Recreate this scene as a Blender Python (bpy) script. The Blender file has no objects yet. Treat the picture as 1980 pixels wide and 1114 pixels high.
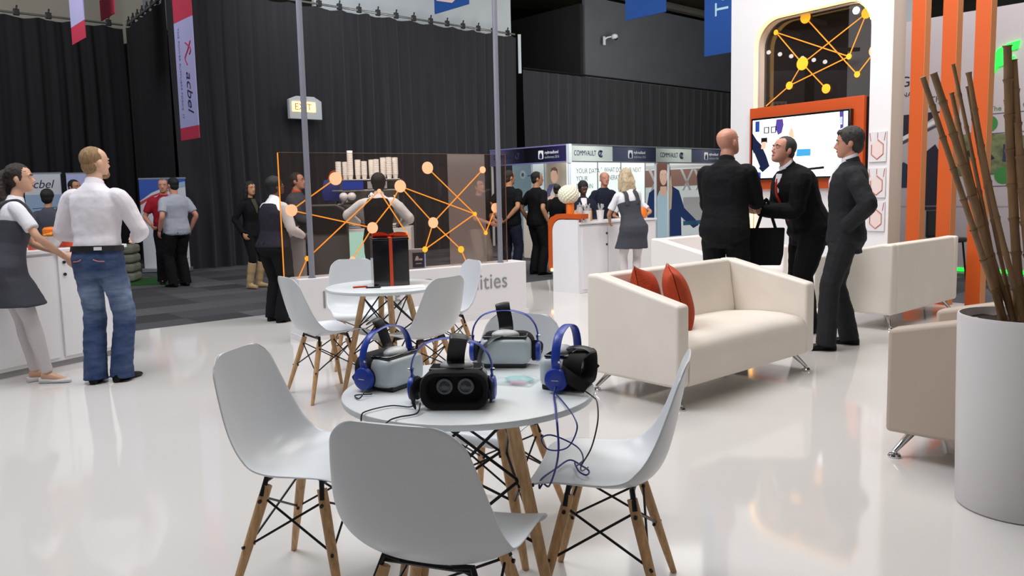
import bpy, bmesh, math, random
from mathutils import Vector, Matrix, Euler, noise
random.seed(7)
PI = math.pi
V = Vector
scene = bpy.context.scene
C = scene.collection
R = math.radians

# ------------------------------------------------------------------ materials
def lin(h):
    h = h.lstrip('#')
    c = [int(h[i:i + 2], 16) / 255 for i in (0, 2, 4)]
    return [(x / 12.92 if x <= .04045 else ((x + .055) / 1.055) ** 2.4) for x in c] + [1.0]

def mat(name, col, rough=.5, metal=0, coat=0, emit=None, estr=0, alpha=None, var=0, vscale=8, bump=0, bscale=40,
        stretch=None, spec=None, trans=0, sheen=0):
    """A procedural material: base colour with optional noise variation and noise bump."""
    m = bpy.data.materials.new(name)
    m.use_nodes = True
    nt = m.node_tree
    b = nt.nodes['Principled BSDF']
    c = lin(col) if isinstance(col, str) else list(col) + [1.0][:4 - len(col)]
    b.inputs['Base Color'].default_value = c
    b.inputs['Roughness'].default_value = rough
    b.inputs['Metallic'].default_value = metal
    b.inputs['Coat Weight'].default_value = coat
    b.inputs['Coat Roughness'].default_value = .08
    if spec is not None:
        b.inputs['Specular IOR Level'].default_value = spec
    if trans:
        b.inputs['Transmission Weight'].default_value = trans
    if sheen:
        b.inputs['Sheen Weight'].default_value = sheen
    if emit:
        b.inputs['Emission Color'].default_value = lin(emit)
        b.inputs['Emission Strength'].default_value = estr
    if alpha is not None:
        b.inputs['Alpha'].default_value = alpha
    if var or bump:
        tc = nt.nodes.new('ShaderNodeTexCoord')
        vec = tc.outputs['Object']
        if stretch:
            mp = nt.nodes.new('ShaderNodeMapping')
            mp.inputs['Scale'].default_value = stretch
            nt.links.new(vec, mp.inputs['Vector'])
            vec = mp.outputs['Vector']
        if var:
            n = nt.nodes.new('ShaderNodeTexNoise')
            n.inputs['Scale'].default_value = vscale
            n.inputs['Detail'].default_value = 4
            nt.links.new(vec, n.inputs['Vector'])
            r = nt.nodes.new('ShaderNodeValToRGB')
            r.color_ramp.elements[0].position = .3
            r.color_ramp.elements[1].position = .7
            r.color_ramp.elements[0].color = [x * (1 - var) for x in c[:3]] + [1]
            r.color_ramp.elements[1].color = [min(1, x * (1 + var)) for x in c[:3]] + [1]
            nt.links.new(n.outputs['Fac'], r.inputs['Fac'])
            nt.links.new(r.outputs['Color'], b.inputs['Base Color'])
        if bump:
            n2 = nt.nodes.new('ShaderNodeTexNoise')
            n2.inputs['Scale'].default_value = bscale
            n2.inputs['Detail'].default_value = 5
            nt.links.new(vec, n2.inputs['Vector'])
            bp = nt.nodes.new('ShaderNodeBump')
            bp.inputs['Strength'].default_value = bump
            bp.inputs['Distance'].default_value = .02
            nt.links.new(n2.outputs['Fac'], bp.inputs['Height'])
            nt.links.new(bp.outputs['Normal'], b.inputs['Normal'])
    return m

def glass_mat(name, tint, alpha, rough=.03):
    """Thin sheet of tinted acrylic: a clear filter with a glossy face."""
    m = bpy.data.materials.new(name)
    m.use_nodes = True
    nt = m.node_tree
    nt.nodes.remove(nt.nodes['Principled BSDF'])
    out = nt.nodes['Material Output']
    t = nt.nodes.new('ShaderNodeBsdfTransparent')
    t.inputs['Color'].default_value = lin(tint)
    g = nt.nodes.new('ShaderNodeBsdfGlossy')
    g.inputs['Roughness'].default_value = rough
    d = nt.nodes.new('ShaderNodeBsdfDiffuse')
    d.inputs['Color'].default_value = lin('#7c6a5e')
    fr = nt.nodes.new('ShaderNodeFresnel')
    fr.inputs['IOR'].default_value = 1.35
    a = nt.nodes.new('ShaderNodeMixShader')
    nt.links.new(fr.outputs['Fac'], a.inputs['Fac'])
    nt.links.new(t.outputs['BSDF'], a.inputs[1])
    nt.links.new(g.outputs['BSDF'], a.inputs[2])
    b = nt.nodes.new('ShaderNodeMixShader')
    b.inputs['Fac'].default_value = alpha
    nt.links.new(a.outputs['Shader'], b.inputs[1])
    nt.links.new(d.outputs['BSDF'], b.inputs[2])
    nt.links.new(b.outputs['Shader'], out.inputs['Surface'])
    return m

M = {}
def mm(key, *a, **k):
    M[key] = mat(key, *a, **k)
    return M[key]

# ------------------------------------------------------------------ mesh builder
class MB:
    def __init__(s):
        s.v, s.f, s.mi, s.k = [], [], [], 0
    def add(s, vs, fs, T=None):
        b = len(s.v)
        s.v += [tuple(T @ V(p)) if T else tuple(p) for p in vs]
        s.f += [tuple(b + i for i in q) for q in fs]
        s.mi += [s.k] * len(fs)
        return s
    def box(s, c, d, T=None):
        x, y, z = c; a, b, h = d[0] / 2, d[1] / 2, d[2] / 2
        vs = [(x + i * a, y + j * b, z + k * h) for k in (-1, 1) for i, j in ((-1, -1), (1, -1), (1, 1), (-1, 1))]
        return s.add(vs, [(3, 2, 1, 0), (4, 5, 6, 7), (0, 1, 5, 4), (1, 2, 6, 5), (2, 3, 7, 6), (3, 0, 4, 7)], T)
    def loft(s, rings, caps=True, close=True, T=None):
        n = len(rings[0]); vs = [p for r in rings for p in r]; fs = []
        for i in range(len(rings) - 1):
            for j in range(n if close else n - 1):
                k = (j + 1) % n
                fs.append((i * n + j, i * n + k, (i + 1) * n + k, (i + 1) * n + j))
        if caps and close:
            fs.append(tuple(range(n - 1, -1, -1)))
            fs.append(tuple((len(rings) - 1) * n + j for j in range(n)))
        return s.add(vs, fs, T)
    def tube(s, pts, r, n=8, T=None, caps=True, flat=1.0, up=None):
        pts = [V(p) for p in pts]
        rs = r if isinstance(r, (list, tuple)) else [r] * len(pts)
        rings = []; prev = None
        for i, p in enumerate(pts):
            t = (pts[min(i + 1, len(pts) - 1)] - pts[max(i - 1, 0)]).normalized()
            if prev is None:
                ref = V(up) if up else (V((0, 0, 1)) if abs(t.z) < .9 else V((0, 1, 0)))
                nx = t.cross(ref).normalized()
            else:
                nx = (prev - t * prev.dot(t)).normalized()
            prev = nx
            ny = t.cross(nx)
            rings.append([p + nx * rs[i] * math.cos(2 * PI * j / n) + ny * rs[i] * flat * math.sin(2 * PI * j / n) for j in range(n)])
        return s.loft(rings, caps, True, T)
    def ell(s, c, r, n=16, m=10, T=None, Q=None):
        rings = []
        for i in range(1, m):
            th = PI * i / m
            ring = []
            for j in range(n):
                a = 2 * PI * j / n
                p = V((r[0] * math.sin(th) * math.cos(a), r[1] * math.sin(th) * math.sin(a), -r[2] * math.cos(th)))
                ring.append(V(c) + (Q @ p if Q else p))
            rings.append(ring)
        vs = [p for q in rings for p in q]
        lo = V((0, 0, -r[2])); hi = V((0, 0, r[2]))
        vs += [V(c) + (Q @ lo if Q else lo), V(c) + (Q @ hi if Q else hi)]
        fs = []
        for i in range(m - 2):
            for j in range(n):
                k = (j + 1) % n
                fs.append((i * n + j, i * n + k, (i + 1) * n + k, (i + 1) * n + j))
        L = len(vs) - 2
        for j in range(n):
            k = (j + 1) % n
            fs.append((L, k, j)); fs.append((L + 1, (m - 2) * n + j, (m - 2) * n + k))
        return s.add(vs, fs, T)
    def lathe(s, prof, n=32, c=(0, 0, 0), T=None, caps=True):
        rings = [[(c[0] + r * math.cos(2 * PI * j / n), c[1] + r * math.sin(2 * PI * j / n), c[2] + z) for j in range(n)] for r, z in prof]
        return s.loft(rings, caps, True, T)
    def prism(s, poly, y0, y1, T=None):
        """closed XZ outline extruded along y"""
        n = len(poly)
        vs = [(x, y0, z) for x, z in poly] + [(x, y1, z) for x, z in poly]
        fs = [tuple(range(n)), tuple(range(2 * n - 1, n - 1, -1))]
        fs += [(j, j + n, (j + 1) % n + n, (j + 1) % n) for j in range(n)]
        return s.add(vs, fs, T)
    def poly(s, pts, T=None):
        return s.add(pts, [tuple(range(len(pts)))], T)
    def grid(s, fn, nu, nv, T=None):
        vs = [fn(i / nu, j / nv) for i in range(nu + 1) for j in range(nv + 1)]
        fs = [(i * (nv + 1) + j, (i + 1) * (nv + 1) + j, (i + 1) * (nv + 1) + j + 1, i * (nv + 1) + j + 1) for i in range(nu) for j in range(nv)]
        return s.add(vs, fs, T)
    def build(s, name, mats, parent=None, angle=40, bevel=0, seg=2, subsurf=0, solid=0, remesh=0, smooth=0, disp=0, dscale=.12, label=None, fixn=False):
        me = bpy.data.meshes.new(name)
        me.from_pydata(s.v, [], s.f)
        mats = mats if isinstance(mats, (list, tuple)) else [mats]
        for x in mats:
            me.materials.append(M[x] if isinstance(x, str) else x)
        if len(mats) > 1:
            me.polygons.foreach_set('material_index', s.mi)
        if not remesh:
            bm = bmesh.new(); bm.from_mesh(me)
            bmesh.ops.remove_doubles(bm, verts=bm.verts, dist=1e-6)
            if fixn or True:
                bmesh.ops.recalc_face_normals(bm, faces=bm.faces)
            bm.to_mesh(me); bm.free()
            me.shade_smooth()
            if angle < 180:
                me.set_sharp_from_angle(angle=R(angle))
        o = bpy.data.objects.new(name, me)
        C.objects.link(o)
        if solid:
            md = o.modifiers.new('t', 'SOLIDIFY'); md.thickness = solid; md.offset = 0
        if bevel:
            md = o.modifiers.new('b', 'BEVEL'); md.width = bevel; md.segments = seg; md.limit_method = 'ANGLE'; md.angle_limit = R(35)
            md.harden_normals = False
        if subsurf:
            md = o.modifiers.new('s', 'SUBSURF'); md.levels = md.render_levels = subsurf
        if remesh:
            md = o.modifiers.new('r', 'REMESH'); md.mode = 'VOXEL'; md.voxel_size = remesh
            if smooth:
                md = o.modifiers.new('sm', 'SMOOTH'); md.iterations = smooth; md.factor = .5
            if disp:
                tx = bpy.data.textures.new('folds', 'CLOUDS'); tx.noise_scale = dscale; tx.noise_depth = 2
                md = o.modifiers.new('d', 'DISPLACE'); md.texture = tx; md.strength = disp; md.mid_level = .5; md.texture_coords = 'LOCAL'
            bpy.context.view_layer.update()
            ev = o.evaluated_get(bpy.context.evaluated_depsgraph_get())
            m2 = bpy.data.meshes.new_from_object(ev)
            o.modifiers.clear(); o.data = m2; bpy.data.meshes.remove(me); m2.name = name
            m2.materials.clear(); m2.materials.append(M[mats[0]] if isinstance(mats[0], str) else mats[0])
            m2.shade_smooth()
        if parent:
            o.parent = parent
        if label:
            o['label'] = label
        return o

def tag(o, label=None, cat=None, group=None, kind=None):
    if label: o['label'] = label
    if cat: o['category'] = cat
    if group: o['group'] = group
    if kind: o['kind'] = kind
    return o

def thing(name, label, cat, loc=(0, 0, 0), rz=0, group=None):
    o = bpy.data.objects.new(name, None)
    o.empty_display_size = .1
    C.objects.link(o)
    o.location = loc; o.rotation_euler = (0, 0, R(rz))
    return tag(o, label, cat, group)

def dup(root, loc, rz, label, group=None):
    r = root.copy(); C.objects.link(r); r.location = loc; r.rotation_euler = (0, 0, R(rz))
    r['label'] = label
    if group: r['group'] = group
    for ch in list(root.children):
        c = ch.copy(); C.objects.link(c); c.parent = r
        for g in list(ch.children):
            d = g.copy(); C.objects.link(d); d.parent = c
    return r

def text(body, size, name, m, parent, loc, rot=(90, 0, 0), align='LEFT', ext=.001, sx=1.0, shear=0, spacing=1.0):
    cu = bpy.data.curves.new(name, 'FONT')
    cu.body = body; cu.size = size; cu.extrude = ext; cu.align_x = align; cu.shear = shear; cu.space_character = spacing
    o = bpy.data.objects.new('tmp', cu); C.objects.link(o)
    bpy.context.view_layer.update()
    me = bpy.data.meshes.new_from_object(o.evaluated_get(bpy.context.evaluated_depsgraph_get()))
    bpy.data.objects.remove(o)
    me.name = name
    me.materials.clear(); me.materials.append(M[m])
    q = bpy.data.objects.new(name, me); C.objects.link(q)
    q.location = loc; q.rotation_euler = tuple(R(a) for a in rot); q.scale = (sx, 1, 1)
    q.parent = parent
    return q

def cr(pts, n=6):
    """Catmull-Rom through points"""
    P = [V(p) for p in pts]; out = []
    for i in range(len(P) - 1):
        a, b, c, d = P[max(i - 1, 0)], P[i], P[i + 1], P[min(i + 2, len(P) - 1)]
        for k in range(n):
            t = k / n
            out.append(.5 * ((2 * b) + (c - a) * t + (2 * a - 5 * b + 4 * c - d) * t * t + (3 * b - a - 3 * c + d) * t ** 3))
    out.append(P[-1])
    return out

def lerp(a, b, t): return a + (b - a) * t
def interp(T, x):
    if x <= T[0][0]: return T[0][1:]
    for p, q in zip(T, T[1:]):
        if x <= q[0]:
            t = (x - p[0]) / (q[0] - p[0])
            return tuple(lerp(a, b, t) for a, b in zip(p[1:], q[1:]))
    return T[-1][1:]

def rrect(w, h, r, n=5, x=0, z=0):
    """rounded rectangle outline centred at x,z"""
    out = []
    for cx_, cz_, a0 in ((w / 2 - r, h / 2 - r, 0), (-w / 2 + r, h / 2 - r, 90), (-w / 2 + r, -h / 2 + r, 180), (w / 2 - r, -h / 2 + r, 270)):
        for k in range(n + 1):
            a = R(a0 + 90 * k / n)
            out.append((x + cx_ + r * math.cos(a), z + cz_ + r * math.sin(a)))
    return out

# palette
mm('stand_floor', '#d6d3d0', .07, spec=.5)
mm('carpet_trim', '#e6e4e2', .4)
mm('white_gloss', '#e9e9ec', .32)
mm('white_paint', '#e6e4e6', .45)
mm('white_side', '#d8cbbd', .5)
mm('shell_white', '#d3d7db', .28, spec=.45)
mm('table_white', '#dbe0e2', .35)
mm('wood', '#cda273', .5, var=.22, vscale=14, stretch=(6, 6, 1), bump=.1)
mm('black_metal', '#15161a', .4, metal=.3)
mm('black_plastic', '#121216', .42)
mm('black_foam', '#08080a', .85)
mm('black_gloss', '#0c0c0f', .12, coat=.5)
mm('lens', '#3a3b40', .12, coat=.6)
mm('blue_plastic', '#2340a8', .33)
mm('blue_dark', '#1c2a78', .4)
mm('grey_shell', '#c3cdd1', .35)
mm('white_shell', '#d6dad9', .35)
mm('cord_black', '#101015', .5)
mm('cord_blue', '#1b2a80', .5)
mm('chrome', '#d8d8da', .12, metal=1)
mm('steel', '#b9bab8', .25, metal=.9)
mm('leather', '#ece4d9', .42, bump=.06, bscale=220, var=.03, vscale=4)
mm('leather_pale', '#f0edea', .42, bump=.06, bscale=220)
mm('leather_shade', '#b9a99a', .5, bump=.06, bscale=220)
mm('rust_cloth', '#b9431c', .85, bump=.3, bscale=90, var=.1, vscale=20)
mm('orange', '#c4520f', .5)
mm('orange_deep', '#c64c0b', .55)
mm('orange_light', '#d98f58', .55)
mm('orange_line', '#f79a2e', .5, emit='#f58a1c', estr=.45)
mm('disc_peach', '#f8c69a', .5, emit='#f5b07a', estr=.45)
mm('disc_yellow', '#fbb32a', .5, emit='#f7a01a', estr=.7)
mm('glow_warm', '#ffd9a0', .5, emit='#ffc66e', estr=3)
mm('glow_white', '#ffffff', .5, emit='#ffffff', estr=3)
mm('glow_green', '#2bff4a', .5, emit='#18f83c', estr=1.6)
mm('grey_pole', '#8c8e9a', .4, metal=.2)
mm('grey_text', '#8b8d90', .6)
mm('drape', '#1b1a20', .9, sheen=.15, var=.25, vscale=3, stretch=(3, 3, .15))
mm('drape_dark', '#0d0d13', .9, var=.25, vscale=3, stretch=(3, 3, .15))  # darker copy of drape: offsets the side light in its colour
mm('bulk_wall', '#7f8592', .8)
mm('dark_wall', '#50535a', .8, var=.06, vscale=2)
mm('black_wall', '#0c0c10', .9)
mm('pale_wall', '#b9bfc4', .8, var=.04, vscale=1)
mm('beige_wall', '#9a958c', .8, var=.06, vscale=1)
mm('ceiling', '#86836f', .9, var=.3, vscale=.6)
mm('terracotta', '#c85a20', .6)
mm('soil', '#24160f', .95, bump=.8, bscale=60)
mm('bamboo', '#8a6a48', .55, var=.25, vscale=10, stretch=(3, 3, .6))
mm('planter', '#d9d6d6', .4)
mm('paper', '#f1f0f0', .7)
# ------------------------------------------------------------------ camera
cam_d = bpy.data.cameras.new('camera')
cam = bpy.data.objects.new('camera', cam_d); C.objects.link(cam)
pt, rl = R(6.12), .022
Fw = V((0, math.cos(pt), -math.sin(pt))); U0 = V((0, math.sin(pt), math.cos(pt))); R0 = V((1, 0, 0))
Rt = math.cos(rl) * R0 - math.sin(rl) * U0
Up = math.sin(rl) * R0 + math.cos(rl) * U0
cam.matrix_world = Matrix(((Rt.x, Up.x, -Fw.x, 0), (Rt.y, Up.y, -Fw.y, 0), (Rt.z, Up.z, -Fw.z, 1.36), (0, 0, 0, 1)))
cam_d.sensor_width = 36
cam_d.lens = 36 * 1540 / 1980
cam_d.shift_y = -22 / 1980
cam_d.clip_end = 120
scene.camera = cam
scene.view_settings.view_transform = 'Standard'

# ------------------------------------------------------------------ setting
a42, n42 = V((.743, .669, 0)), V((-.669, .743, 0))

def carpet_material():
    m = bpy.data.materials.new('carpet_tiles'); m.use_nodes = True
    nt = m.node_tree; b = nt.nodes['Principled BSDF']; b.inputs['Roughness'].default_value = .95
    tc = nt.nodes.new('ShaderNodeTexCoord')
    mp = nt.nodes.new('ShaderNodeMapping'); mp.inputs['Rotation'].default_value = (0, 0, R(-41)); mp.inputs['Scale'].default_value = (1.6, 1.6, 1)
    nt.links.new(tc.outputs['Object'], mp.inputs['Vector'])
    fl = nt.nodes.new('ShaderNodeVectorMath'); fl.operation = 'FLOOR'
    nt.links.new(mp.outputs['Vector'], fl.inputs[0])
    wn = nt.nodes.new('ShaderNodeTexWhiteNoise'); wn.noise_dimensions = '2D'
    nt.links.new(fl.outputs['Vector'], wn.inputs['Vector'])
    rp = nt.nodes.new('ShaderNodeValToRGB')
    rp.color_ramp.elements[0].color = lin('#2e2e32'); rp.color_ramp.elements[1].color = lin('#606066')
    nt.links.new(wn.outputs['Value'], rp.inputs['Fac'])
    nz = nt.nodes.new('ShaderNodeTexNoise'); nz.inputs['Scale'].default_value = 120
    nt.links.new(tc.outputs['Object'], nz.inputs['Vector'])
    mx = nt.nodes.new('ShaderNodeMix'); mx.data_type = 'RGBA'; mx.blend_type = 'MULTIPLY'; mx.inputs[0].default_value = .35
    nt.links.new(rp.outputs['Color'], mx.inputs[6]); nt.links.new(nz.outputs['Fac'], mx.inputs[7])
    nt.links.new(mx.outputs[2], b.inputs['Base Color'])
    M['carpet_tiles'] = m
carpet_material()

b = MB(); b.box((0, 14, -.045), (60, 60, .05))
tag(b.build('floor_carpet', 'carpet_tiles'), 'dark carpet tiles of the exhibition hall', kind='structure')
outline = [(-9, -4), (9, -4), (9, 8.2), (5.3, 8.5), (4.95, 8.95), (4.75, 15.75), (-12, 1.19)]
b = MB(); b.add([(x, y, -.02) for x, y in outline] + [(x, y, 0) for x, y in outline],
                [tuple(range(6, -1, -1)), tuple(range(7, 14))] + [(j, (j + 1) % 7, (j + 1) % 7 + 7, j + 7) for j in range(7)])
tag(b.build('floor', 'stand_floor'), 'glossy white floor of the exhibition stand', kind='structure')

def slab(name, p0, p1, z0, z1, m, t=.1, label=None):
    """upright wall slab from p0 to p1"""
    p0, p1 = V((*p0, 0)), V((*p1, 0)); d = (p1 - p0); n = V((-d.y, d.x, 0)).normalized() * t
    b = MB(); q = [p0, p1, p1 + n, p0 + n]
    b.add([(p.x, p.y, z0) for p in q] + [(p.x, p.y, z1) for p in q],
          [(3, 2, 1, 0), (4, 5, 6, 7), (0, 1, 5, 4), (1, 2, 6, 5), (2, 3, 7, 6), (3, 0, 4, 7)])
    return tag(b.build(name, m), label, kind='structure')

slab('wall_back', (-4.3, 18.4), (.12, 22.38), 5.0, 9, 'pale_wall', label='pale bulkhead wall above the tall black drapes')
slab('wall_side', (-8.2, 18.55), (-6.0, 15.9), 4.9, 9, 'bulk_wall', .1, label='grey bulkhead wall above the recess')
slab('recess_backing', (-9.2, 18.9), (-5.6, 16.55), 0, 4.88, 'black_wall', .1, label='black backing added behind the gap in the recess drapes')  # backing sheet added to close the gap between the drape ends
slab('wall_left', (-17, 12.6), (-8.6, 19.6), 4.6, 9, 'beige_wall', label='beige wall above the far black drapes')
slab('wall_dark', (2.3, 24.0), (14, 34.5), 0, 7, 'dark_wall', label='dark grey upper wall behind the low drapes')
slab('wall_black', (2.22, 23.95), (-3.8, 30.6), 0, 6.75, 'black_wall', label='black side wall behind the tall drapes')
slab('wall_far', (-6, 33), (24, 40), 0, 9, 'black_wall', label='dark far wall of the hall')
b = MB(); b.box((2, 14, 9.05), (60, 60, .1))
tag(b.build('ceiling', 'ceiling'), 'dark hall ceiling', kind='structure')
for i in range(5):
    b = MB(); p = V((3.0 + i * .2, 21 + i * 2.6, 8.5 - .1 * i)); q = p + a42 * 14
    b.tube([p, q], .16, 8)
    tag(b.build('ceiling_beam', 'beige_wall'), 'ceiling duct running across the hall', kind='structure')

def curtain(p0, p1, h, m, label, fold=.34, amp=.11, seed=1, hooks=0, hw=.0):
    p0, p1 = V((*p0, 0)), V((*p1, 0)); L = (p1 - p0).length; d = (p1 - p0) / L; n = V((-d.y, d.x, 0))
    root = thing('drape_curtain', label, 'curtain', (p0.x, p0.y, -.02), math.degrees(math.atan2(d.y, d.x)))
    rnd = random.Random(seed); ph = [rnd.uniform(0, 6.28) for _ in range(4)]
    nu = int(L / fold * 10)
    def fn(u, v):
        x = u * L; k = 2 * PI / fold
        w = math.sin(k * x + 1.3 * math.sin(.9 * x + ph[0]) + .15 * math.sin(3 * v + x)) + .45 * math.sin(2.3 * k * x + ph[1] + .4 * v)
        a = amp * (.45 + .55 * (1 - v)) * (.75 + .35 * math.sin(1.7 * x + ph[2]))
        w *= min(1, max(.06, x / .7), max(.06, (L - x) / .7))
        sag = -.05 * abs(math.sin(PI * x / .62)) if v > .99 and hooks else 0
        return (x + .02 * math.sin(5 * v + x), w * a * .5, .0 + v * h + sag)
    b = MB(); b.grid(fn, nu, 8)
    b.build('drape', m, root, angle=180)
    b = MB(); b.tube([(0, .02, h + .05), (L, .02, h + .05)], .025, 8)
    b.build('curtain_rail', 'steel' if hooks else 'black_metal', root)
    if hooks:
        hk = None
        for i in range(hooks):
            if hk is None:
                b = MB(); b.box((0, .02, 0), (.11, .06, .13)); b.tube([(0, .02, .05), (.02, .02, .14)], .02, 6)
                hk = o = b.build('curtain_hook', 'black_plastic', root, bevel=.01)
            else:
                o = hk.copy(); C.objects.link(o)
            o.parent = root; o.location = ((i + .5) * L / hooks, 0, h + .06)
    return root
curtain((-6.36, 15.41), (.22, 21.34), 5.40, 'drape', 'tall pleated black drape across the back of the hall, hung on a hooked rail', seed=2, hooks=18)
curtain((.42, 21.55), (12, 32.0), 4.57, 'drape', 'lower pleated black drape behind the printed booth', fold=.42, seed=5)
curtain((-8.37, 18.02), (-6.42, 15.46), 5.15, 'drape_dark', 'short black drape running back into the hall corner', seed=3, hooks=8)
curtain((-17, 10.25), (-8.41, 17.98), 5.15, 'drape_dark', 'black drape along the far side of the hall behind the pull-up banners', seed=4, hooks=20)
b = MB(); b.box((.33, 21.5, 4.95), (.08, .08, 1.0))
tag(b.build('trim_1', 'pale_wall'), 'white edge post between the tall and low drapes', kind='structure')

# ------------------------------------------------------------------ hanging banners
mm('banner_lilac', '#a9a8d6', .7); mm('banner_red', '#b8304c', .7); mm('banner_blue', '#124b9a', .7); mm('ink_navy', '#23264a', .7)
mm('ink_pale', '#b4dcea', .7); mm('banner_pink', '#e6c9c9', .7); mm('ink_faint', '#7c7cae', .7)
def hanging(p, w, z0, z1, bands, label, mats):
    """banner in the plane running into the hall; local x goes from far to near"""
    t = thing('hanging_banner', label, 'banner', (p[0], p[1], z0), -48)
    b = MB()
    for k, (za, zb) in enumerate(bands):
        b.k = k % len(mats)
        b.box((-w / 2, 0, (za + zb) / 2), (w, .015, zb - za))
    b.build('banner_cloth', mats, t)
    b = MB(); b.tube([(-w - .02, 0, z1 - z0), (.02, 0, z1 - z0)], .02, 8)
    b.tube([(-w / 2, 0, z1 - z0), (-w / 2, 0, 9 - z0)], .008, 6)
    b.build('hanging_rod', 'steel', t)
    return t
H = 4.8
t = hanging((-5.36, 14.0), .86, 2.40, 5.6, [(.0, .22), (.22, 2.06), (2.06, 3.2)], 'tall lilac hanging banner with red ends and a name lettered down it', ['banner_red', 'banner_lilac', 'banner_red'])
text('acbel', .34, 'lettering', 'ink_navy', t, (-.40, -.012, 1.18), (90, 90, 0), shear=.3)
text('THE POWER SUPPLIERS FORCE  IT', .10, 'lettering', 'ink_faint', t, (-.70, -.012, 1.96), (90, 90, 0), spacing=1.05)
b = MB()
b.tube(cr([(-.36, -.012, 1.66), (-.17, -.012, 1.56), (-.13, -.012, 1.50), (-.2, -.012, 1.44)]), .013, 6)
b.tube(cr([(-.12, -.012, 1.66), (-.25, -.012, 1.53), (-.40, -.012, 1.40), (-.32, -.012, 1.28)]), .013, 6)
b.build('emblem', 'banner_red', t)
hanging((-7.2, 14.0), .84, 4.13, 6.6, [(.0, .3), (.3, 2.4)], 'lilac banner with a red hem hanging above the far drape, the lower of two', ['banner_red', 'banner_lilac'])
hanging((-6.91, 14.5), .83, 4.64, 6.6, [(.0, .36), (.36, 1.9)], 'lilac banner with a red hem hanging above the recess, the higher of two', ['banner_red', 'banner_lilac'])
t = hanging((-.63, 14.0), .97, 4.55, 6.4, [(0, 1.8)], 'blue banner with a pale chevron hanging above the tall drape', ['banner_blue'])
b = MB(); b.poly([(-.9, -.012, .22), (-.45, -.012, .1), (-.06, -.012, .25), (-.06, -.012, .5), (-.45, -.012, .33), (-.9, -.012, .5)])
b.poly([(-.9, -.012, .58), (-.45, -.012, .42), (-.06, -.012, .6), (-.06, -.012, 1.2), (-.9, -.012, 1.2)])
b.build('chevron', 'banner_pink', t)
hanging((2.731, 14.0), .89, 4.35, 6.4, [(0, 2.0)], 'plain blue banner hanging in front of the dark grey wall', ['banner_blue'])
t = hanging((3.66, 12.94), .62, 3.49, 6.0, [(0, 2.5)], 'blue banner with white letters hanging beside the white arch tower', ['banner_blue'])
text('Technology', .36, 'lettering', 'ink_pale', t, (-.17, -.012, .60), (90, -90, 0))

# exit sign and camera
t = thing('exit_sign', 'lit exit sign box hung on the tall black drape', 'sign', (-4.25, 16.95, 2.95), 42)
b = MB(); b.prism([(-.37, .0), (.37, 0), (.37, .38), (.2, .47), (-.2, .47), (-.37, .4)], -.04, .06); b.build('housing', 'pale_wall', t, bevel=.01)
b = MB(); b.box((-.05, -.05, .25), (.52, .02, .2)); b.build('lit_face', 'glow_warm', t)
text('EXIT', .19, 'lettering', 'terracotta', t, (-.27, -.065, .185))
t = thing('security_camera', 'small white security camera on the dark grey wall', 'camera', (2.9, 24.3, 5.75), 42)
t.scale = (.62, .62, .62)
b = MB(); b.box((0, 0, 0), (.14, .06, .4)); b.tube([(0, 0, .05), (.1, -.1, .15), (.22, -.25, .18)], .04, 8); b.build('bracket', 'pale_wall', t, bevel=.01)
b = MB(); b.lathe([(.01, -.1), (.12, -.08), (.17, .0), (.15, .1), (.06, .16), (.01, .17)], 16, (.34, -.35, .15)); b.build('camera_dome', 'pale_wall', t)
b = MB(); b.ell((.36, -.42, .08), (.08, .08, .08), 12, 8); b.build('lens', 'black_gloss', t)
# ------------------------------------------------------------------ moulded chairs
PROF = [(.226, .392), (.214, .428), (.15, .441), (.05, .432), (-.05, .422), (-.125, .430), (-.178, .462), (-.210, .515), (-.232, .59), (-.252, .68), (-.269, .765), (-.282, .832)]
HALF = [.205, .224, .235, .241, .245, .248, .248, .242, .230, .210, .188, .165]
CURL = [.004, .012, .026, .038, .050, .062, .070, .062, .046, .032, .020, .010]
def shell_mesh():
    n = 48; m = 22
    pp = cr([(0, y, z) for y, z in PROF], 8); K = len(pp) - 1
    hw = cr([(h, c, 0) for h, c in zip(HALF, CURL)], 8)
    def at(t):
        x = t * K; i = min(int(x), K - 1); f = x - i
        return pp[i].lerp(pp[i + 1], f), hw[i].lerp(hw[i + 1], f), (pp[min(i + 1, K)] - pp[max(i - 0, 0)]).normalized()
    def fn(u, v):
        t = .5 - .5 * math.cos(PI * u) if True else u
        s = 2 * v - 1
        t += .055 * abs(s) ** 4 * max(0, 1 - t / .30) ** 1.2 - .058 * abs(s) ** 6 * max(0, 1 - (1 - t) / .28) ** 1.2
        p, h, tg = at(t)
        nrm = V((0, tg.z, -tg.y))
        if nrm.z < 0 and nrm.y < 0: nrm = -nrm
        w = h.x
        u_ = .5 - .5 * math.cos(PI * u)
        if u_ < .05: w *= .88 + .12 * (1 - (1 - u_ / .05) ** 2) ** .5
        if u_ > .95: w *= .90 + .10 * (1 - (1 - (1 - u_) / .05) ** 2) ** .5
        c = h.y * abs(s) ** 2.4
        q = p + nrm * c
        return (w * s * (1 - .10 * abs(s) ** 4 * h.y / .11), q.y, q.z)
    b = MB(); b.grid(fn, n, m)
    return b
CH = None
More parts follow.
